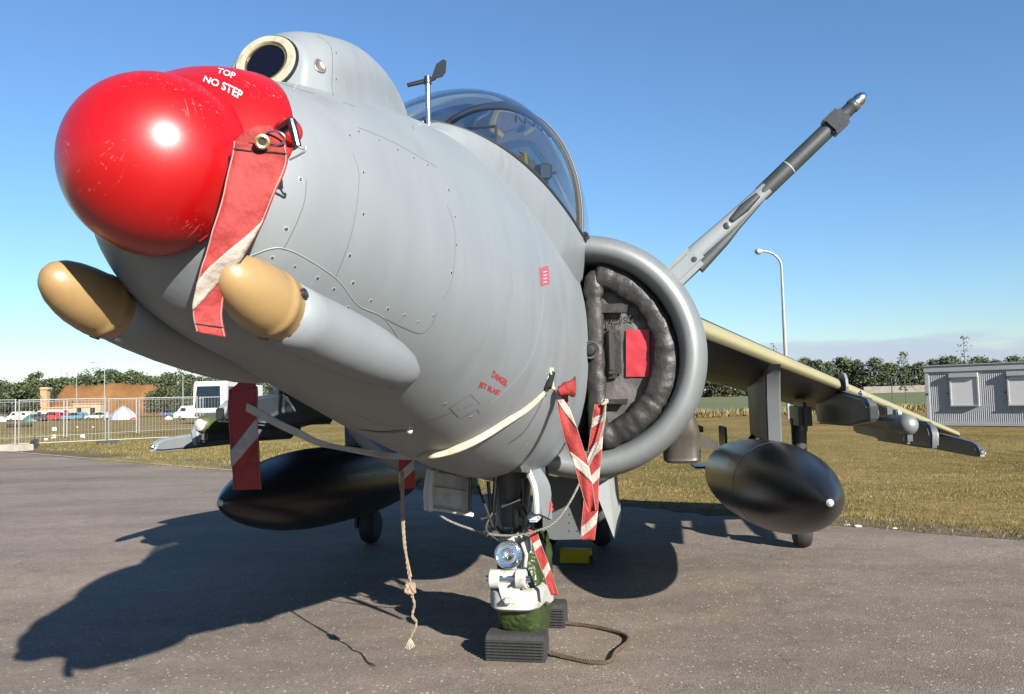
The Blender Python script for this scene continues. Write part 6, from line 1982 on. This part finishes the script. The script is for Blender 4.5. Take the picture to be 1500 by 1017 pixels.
MB().tube([(-1.25, -1.2, 2.9), (-1.5, -1.3, 2.7), (-1.5, -1.3, 1.9), (-1.25, -1.2, 1.8)], 0.03, 6).build('mirror_arm', M['black'], tr)
MB().box((-1.52, -1.32, 2.25), (0.24, 0.08, 0.5), bev=0.03).build('mirror', M['black'], tr)
MB().prism([(1.29, -0.9, 1.7), (1.29, 0.5, 1.7), (1.29, 0.5, 2.8), (1.29, -0.8, 2.8)], (0.02, 0, 0)).build('side_window', M['glass'], tr, False)
MB().box((0.0, 4.6, 1.8), (2.5, 6.2, 2.4), bev=0.04).build('cargo_body', tw, tr, False)
for y in (-0.2, 4.2, 6.2):
    for x in (-1.24, 0.96): MB().lathe((x, y, 0.5), (1, 0, 0), [(0, 0.25), (0, 0.46), (0.05, 0.5), (0.25, 0.5), (0.3, 0.46), (0.3, 0.25)], 20).build('wheel', M['rubber'], tr)
sx = at_y(283, 600, 120)
car(283, 120, 5.2, 2.1, (0.58, 0.58, 0.56), 'white minibus parked left of the truck cab', 'van', -1, 610)

# ------------------------------------------------------------------ mesh fence panels
def fence_panel(a, b, h, label, foot=True):
    d = (b - a); Lg = d.length; ang = math.atan2(d.y, d.x)
    r = empty('fence_panel', a, ang); tag(r, label, 'fence panel', 'temporary mesh fence panels')
    for x in (0.03, Lg - 0.03): MB().tube([(x, 0, 0.05), (x, 0, h)], 0.022, 8).build('post', M['galv'], r)
    for z in (0.14, h - 0.03): MB().tube([(0, 0, z), (Lg, 0, z)], 0.016, 8).build('rail', M['galv'], r)
    w = MB()
    n = int(Lg / 0.12)
    for k in range(1, n): w.tube([(Lg * k / n, 0, 0.14), (Lg * k / n, 0, h - 0.03)], 0.0022, 3, False)
    for k in range(1, 7): w.tube([(0, 0.004, 0.14 + (h - 0.17) * k / 7), (Lg, 0.004, 0.14 + (h - 0.17) * k / 7)], 0.0022, 3, False)
    o = w.build('wire_mesh', M['galv'], r, False); o['kind'] = 'stuff'
    if foot: MB().box((0, 0, 0.06), (0.70, 0.24, 0.12), bev=0.02).build('foot', M['rubber'], r)
    return r
A = [ground(-110, 664), ground(26, 656), ground(158, 650), ground(292, 643.5), ground(420, 637)]
for p in A: p.z = 0
names = ['mesh fence panel cut off by the left edge, next to the apron', 'mesh fence panel with the small black castor wheel, next to the apron', 'mesh fence panel just left of the grey pylon, next to the apron', 'mesh fence panel hidden mostly behind the far wing']
for i in range(4): fence_panel(A[i], A[i + 1] - (A[i + 1] - A[i]).normalized() * 0.06, 1.78 - 0.02 * i, names[i])
B = [ground(-30, 649), ground(97, 642), ground(203, 636), ground(300, 630)]
for p in B: p.z = 0
names = ['rear mesh fence panel at the left, behind the front fence', 'rear mesh fence panel in front of the grey tent', 'rear mesh fence panel left of the truck']
for i in range(3): fence_panel(B[i], B[i + 1] - (B[i + 1] - B[i]).normalized() * 0.08, 1.75, names[i], False)
cw = ground(50, 657); cwo = MB().lathe((0, -0.05, 0.15), (0, 1, 0), [(0, 0.05), (0, 0.13), (0.02, 0.15), (0.08, 0.15), (0.1, 0.13), (0.1, 0.05)], 18).tube([(0, 0, 0.15), (0, 0.02, 0.45)], 0.02, 6).box((0.05, 0.0, 0.30), (0.16, 0.06, 0.05), bev=0.01).build('castor_wheel', M['rubber'])
cwo.location = (cw.x, cw.y, 0); tag(cwo, 'small black castor wheel at the foot of the mesh fence', 'wheel')
kb = ground(8, 662); kbo = MB().box((0, 0, 0.10), (3.4, 0.5, 0.24), bev=0.03).build('concrete_beam', M['concrete'], None, False); kbo.location = (kb.x - 1.0, kb.y + 0.6, 0); kbo.rotation_euler = (0, 0, -0.25)
tag(kbo, 'pale concrete beam lying at the left end of the fence', 'beam')
pp_ = ground(28, 626); po = MB().tube([(-0.9, 0, 0.14), (0.9, 0.1, 0.14)], 0.14, 10).build('black_pipe', M['rubber']); po.location = (pp_.x, pp_.y, 0); tag(po, 'black pipe lying on the grass behind the fence', 'pipe')
# litter
for i, (px, py, s, lab) in enumerate(((79, 632, 0.55, 'largest scrap of white paper hanging on the fence grass'), (44, 620, 0.5, 'white carrier bag on the grass left of the big paper scrap'), (67, 646, 0.25, 'small white scrap near the castor wheel'), (78, 643, 0.4, 'grey plastic scrap below the big paper scrap'), (121, 642, 0.35, 'white scrap at the foot of the fence, middle panel'), (113, 626, 0.2, 'tiny white scrap behind the fence below the blue car'), (136, 626, 0.2, 'tiny white scrap behind the fence below the estate car'))):
    g_ = ground(px, py)
    v, f = [], []
    random.seed(40 + i)
    for j in range(4):
        for k in range(4): v.append(Vector(((k / 3 - .5) * s, random.uniform(-.1, .1) * s, 0.02 + j / 3 * s * 0.7 + random.uniform(-.06, .06) * s)))
    f = [(j*4+k, j*4+k+1, (j+1)*4+k+1, (j+1)*4+k) for j in range(3) for k in range(3)]
    v = [q * 0.6 for q in v]
    o = mesh_obj('litter', v, f, M['paper']); o.location = (g_.x, g_.y, ter(g_.x, g_.y))
    md = o.modifiers.new('thickness', 'SOLIDIFY'); md.thickness = 0.004
    tag(o, lab, 'litter')
for i, (px, py, s, lab) in enumerate(((1256, 772, 0.028, 'white pebble on the grass edge below the drop tank nose'), (1241, 770, 0.022, 'smaller white pebble left of the bright one on the grass edge'), (1310, 775, 0.018, 'pale pebble on the grass edge right of the drop tank'))):
    g_ = ground(px, py); bm = bmesh.new(); bmesh.ops.create_icosphere(bm, subdivisions=2, radius=s)
    for q in bm.verts: q.co = Vector((q.co.x * 1.6, q.co.y, q.co.z * 0.55)) * (1 + 0.25 * noise.noise(q.co * 30 + Vector((i, 0, 0))))
    me = bpy.data.meshes.new('pebble'); bm.to_mesh(me); bm.free(); me.materials.append(M['stone'])
    o = link(bpy.data.objects.new('pebble', me)); o.location = (g_.x, g_.y, s * 0.3); tag(o, lab, 'pebble')

# ------------------------------------------------------------------ grey site cabin
ca = ground(1358, 624); cb = ground(1500, 625.2)
ca.z = cb.z = 0
d = (cb - ca).normalized(); ang = math.atan2(d.y, d.x)
cabin = empty('site_cabin', ca, ang); tag(cabin, 'grey corrugated site cabin with closed white shutters at the right edge', 'cabin')
CW, CD, CH = 6.2, 2.6, at_y(1358, 537, ca.y).z
cm_ = mat('cabin_grey_sheet', (0.50, 0.51, 0.52), 0.5, var=0.05, vscale=2)
cf_ = mat('cabin_frame_grey', (0.45, 0.47, 0.49), 0.5, var=0.05)
sh_ = mat('cabin_shutter_white', (0.72, 0.70, 0.70), 0.5, var=0.03)
# corrugated front sheet
v, f = [], []
n = 96
for k in range(n + 1):
    for q, y in ((0, 0), (0.25, 0), (0.35, 0.012), (0.85, 0.012), (0.95, 0)):
        x = 0.14 + (CW - 0.28) * (k + q) / (n + 1)
        v += [Vector((x, 0.03 + y, 0.10)), Vector((x, 0.03 + y, CH - 0.22))]
f = [(2*k, 2*k+2, 2*k+3, 2*k+1) for k in range(len(v) // 2 - 1)]
fix_normals(mesh_obj('wall_sheet', v, f, cm_, cabin, False))
MB().box((CW / 2, CD / 2 + 0.08, CH / 2), (CW - 0.1, CD - 0.1, CH - 0.1)).build('inner_box', cm_, cabin, False)
for x in (0.07, CW - 0.07): MB().box((x, 0.07, CH / 2), (0.14, 0.14, CH), bev=0.015).build('corner_post', cf_, cabin, False)
MB().box((CW / 2, 0.06, CH - 0.11), (CW + 0.04, 0.16, 0.22), bev=0.015).build('roof_beam', cf_, cabin, False)
MB().box((CW / 2, 0.06, 0.06), (CW - 0.02, 0.13, 0.11), bev=0.01).build('floor_beam', cf_, cabin, False)
MB().box((CW / 2, CD / 2, CH + 0.012), (CW + 0.08, CD + 0.1, 0.03)).build('roof_sheet', cf_, cabin, False)
pxm = (cb - ca).length / 142.0
for x0 in (1397, 1481):
    xl = (x0 - 1358) * pxm; wv = 43 * pxm
    zb_, zt_ = CH * (623 - 594) / 86, CH * (623 - 549) / 86
    sb = MB().box((xl + wv / 2, -0.02, zt_ - 0.06), (wv, 0.16, 0.15), bev=0.01).build('shutter_box', cf_, cabin, False)
    MB().box((xl + wv / 2, 0.005, (zb_ + zt_ - 0.12) / 2), (wv - 0.08, 0.05, zt_ - zb_ - 0.14)).build('shutter', sh_, cabin, False)
    for k in range(0): MB().box((xl + wv / 2, -0.023, zb_ + 0.04 + (zt_ - zb_ - 0.22) * k / 8), (wv - 0.1, 0.006, 0.055)).build('slat', sh_, cabin, False)
    for xx in (xl + 0.02, xl + wv - 0.02): MB().box((xx, -0.005, (zb_ + zt_) / 2 - 0.05), (0.05, 0.09, zt_ - zb_ - 0.1), bev=0.006).build('guide_rail', M['white'], cabin, False)
    MB().box((xl + wv / 2, -0.02, zb_ - 0.01), (wv, 0.12, 0.03)).build('sill', M['white'], cabin, False)
    MB().box((xl - 0.08, -0.0, zb_ + 0.42), (0.03, 0.06, 0.04)).build('shutter_catch', M['black'], cabin, False)
MB().lathe((0.07, -0.005, CH * 0.53), (0, -1, 0), [(0, 0.04), (0.02, 0.04), (0.025, 0.03)], 14).build('cable_port', M['dgrey'], cabin)

# ------------------------------------------------------------------ low cloud bank in the world shader
tcw = wn.new('ShaderNodeTexCoord')
sepw = wn.new('ShaderNodeSeparateXYZ'); wl.new(tcw.outputs['Generated'], sepw.inputs[0])
mpw = wn.new('ShaderNodeMapping'); mpw.inputs['Scale'].default_value = (5, 5, 26); wl.new(tcw.outputs['Generated'], mpw.inputs['Vector'])
nw = wn.new('ShaderNodeTexNoise'); nw.inputs['Scale'].default_value = 1.6; nw.inputs['Detail'].default_value = 7; nw.inputs['Roughness'].default_value = 0.55
wl.new(mpw.outputs[0], nw.inputs['Vector'])
def wmath(op, a, b=None, c=None):
    q = wn.new('ShaderNodeMath'); q.operation = op
    for i, s in enumerate((a, b, c)):
        if s is None: continue
        if isinstance(s, (int, float)): q.inputs[i].default_value = s
        else: wl.new(s, q.inputs[i])
    return q.outputs[0]
def wrange(v_, a, b, c=0.0, d_=1.0):
    q = wn.new('ShaderNodeMapRange'); q.interpolation_type = 'SMOOTHSTEP'
    q.inputs['From Min'].default_value = a; q.inputs['From Max'].default_value = b; q.inputs['To Min'].default_value = c; q.inputs['To Max'].default_value = d_
    wl.new(v_, q.inputs['Value']); return q.outputs[0]
ztop = wmath('MULTIPLY_ADD', nw.outputs['Fac'], 0.055, 0.028)      # ragged top of the bank
dz = wmath('SUBTRACT', ztop, sepw.outputs['Z'])
body_m = wrange(dz, -0.004, 0.012)
azm = wrange(sepw.outputs['X'], 0.02, 0.40)                        # thins out towards the west
fac = wmath('MULTIPLY', body_m, azm)
fac = wmath('MULTIPLY', fac, 0.72)
mixw = wn.new('ShaderNodeMix'); mixw.data_type = 'RGBA'
wl.new(fac, mixw.inputs[0]); wl.new(sky.outputs[0], mixw.inputs[6]); mixw.inputs[7].default_value = (3.0, 3.4, 4.5, 1)
wl.new(mixw.outputs[2], w_bg.inputs['Color'])
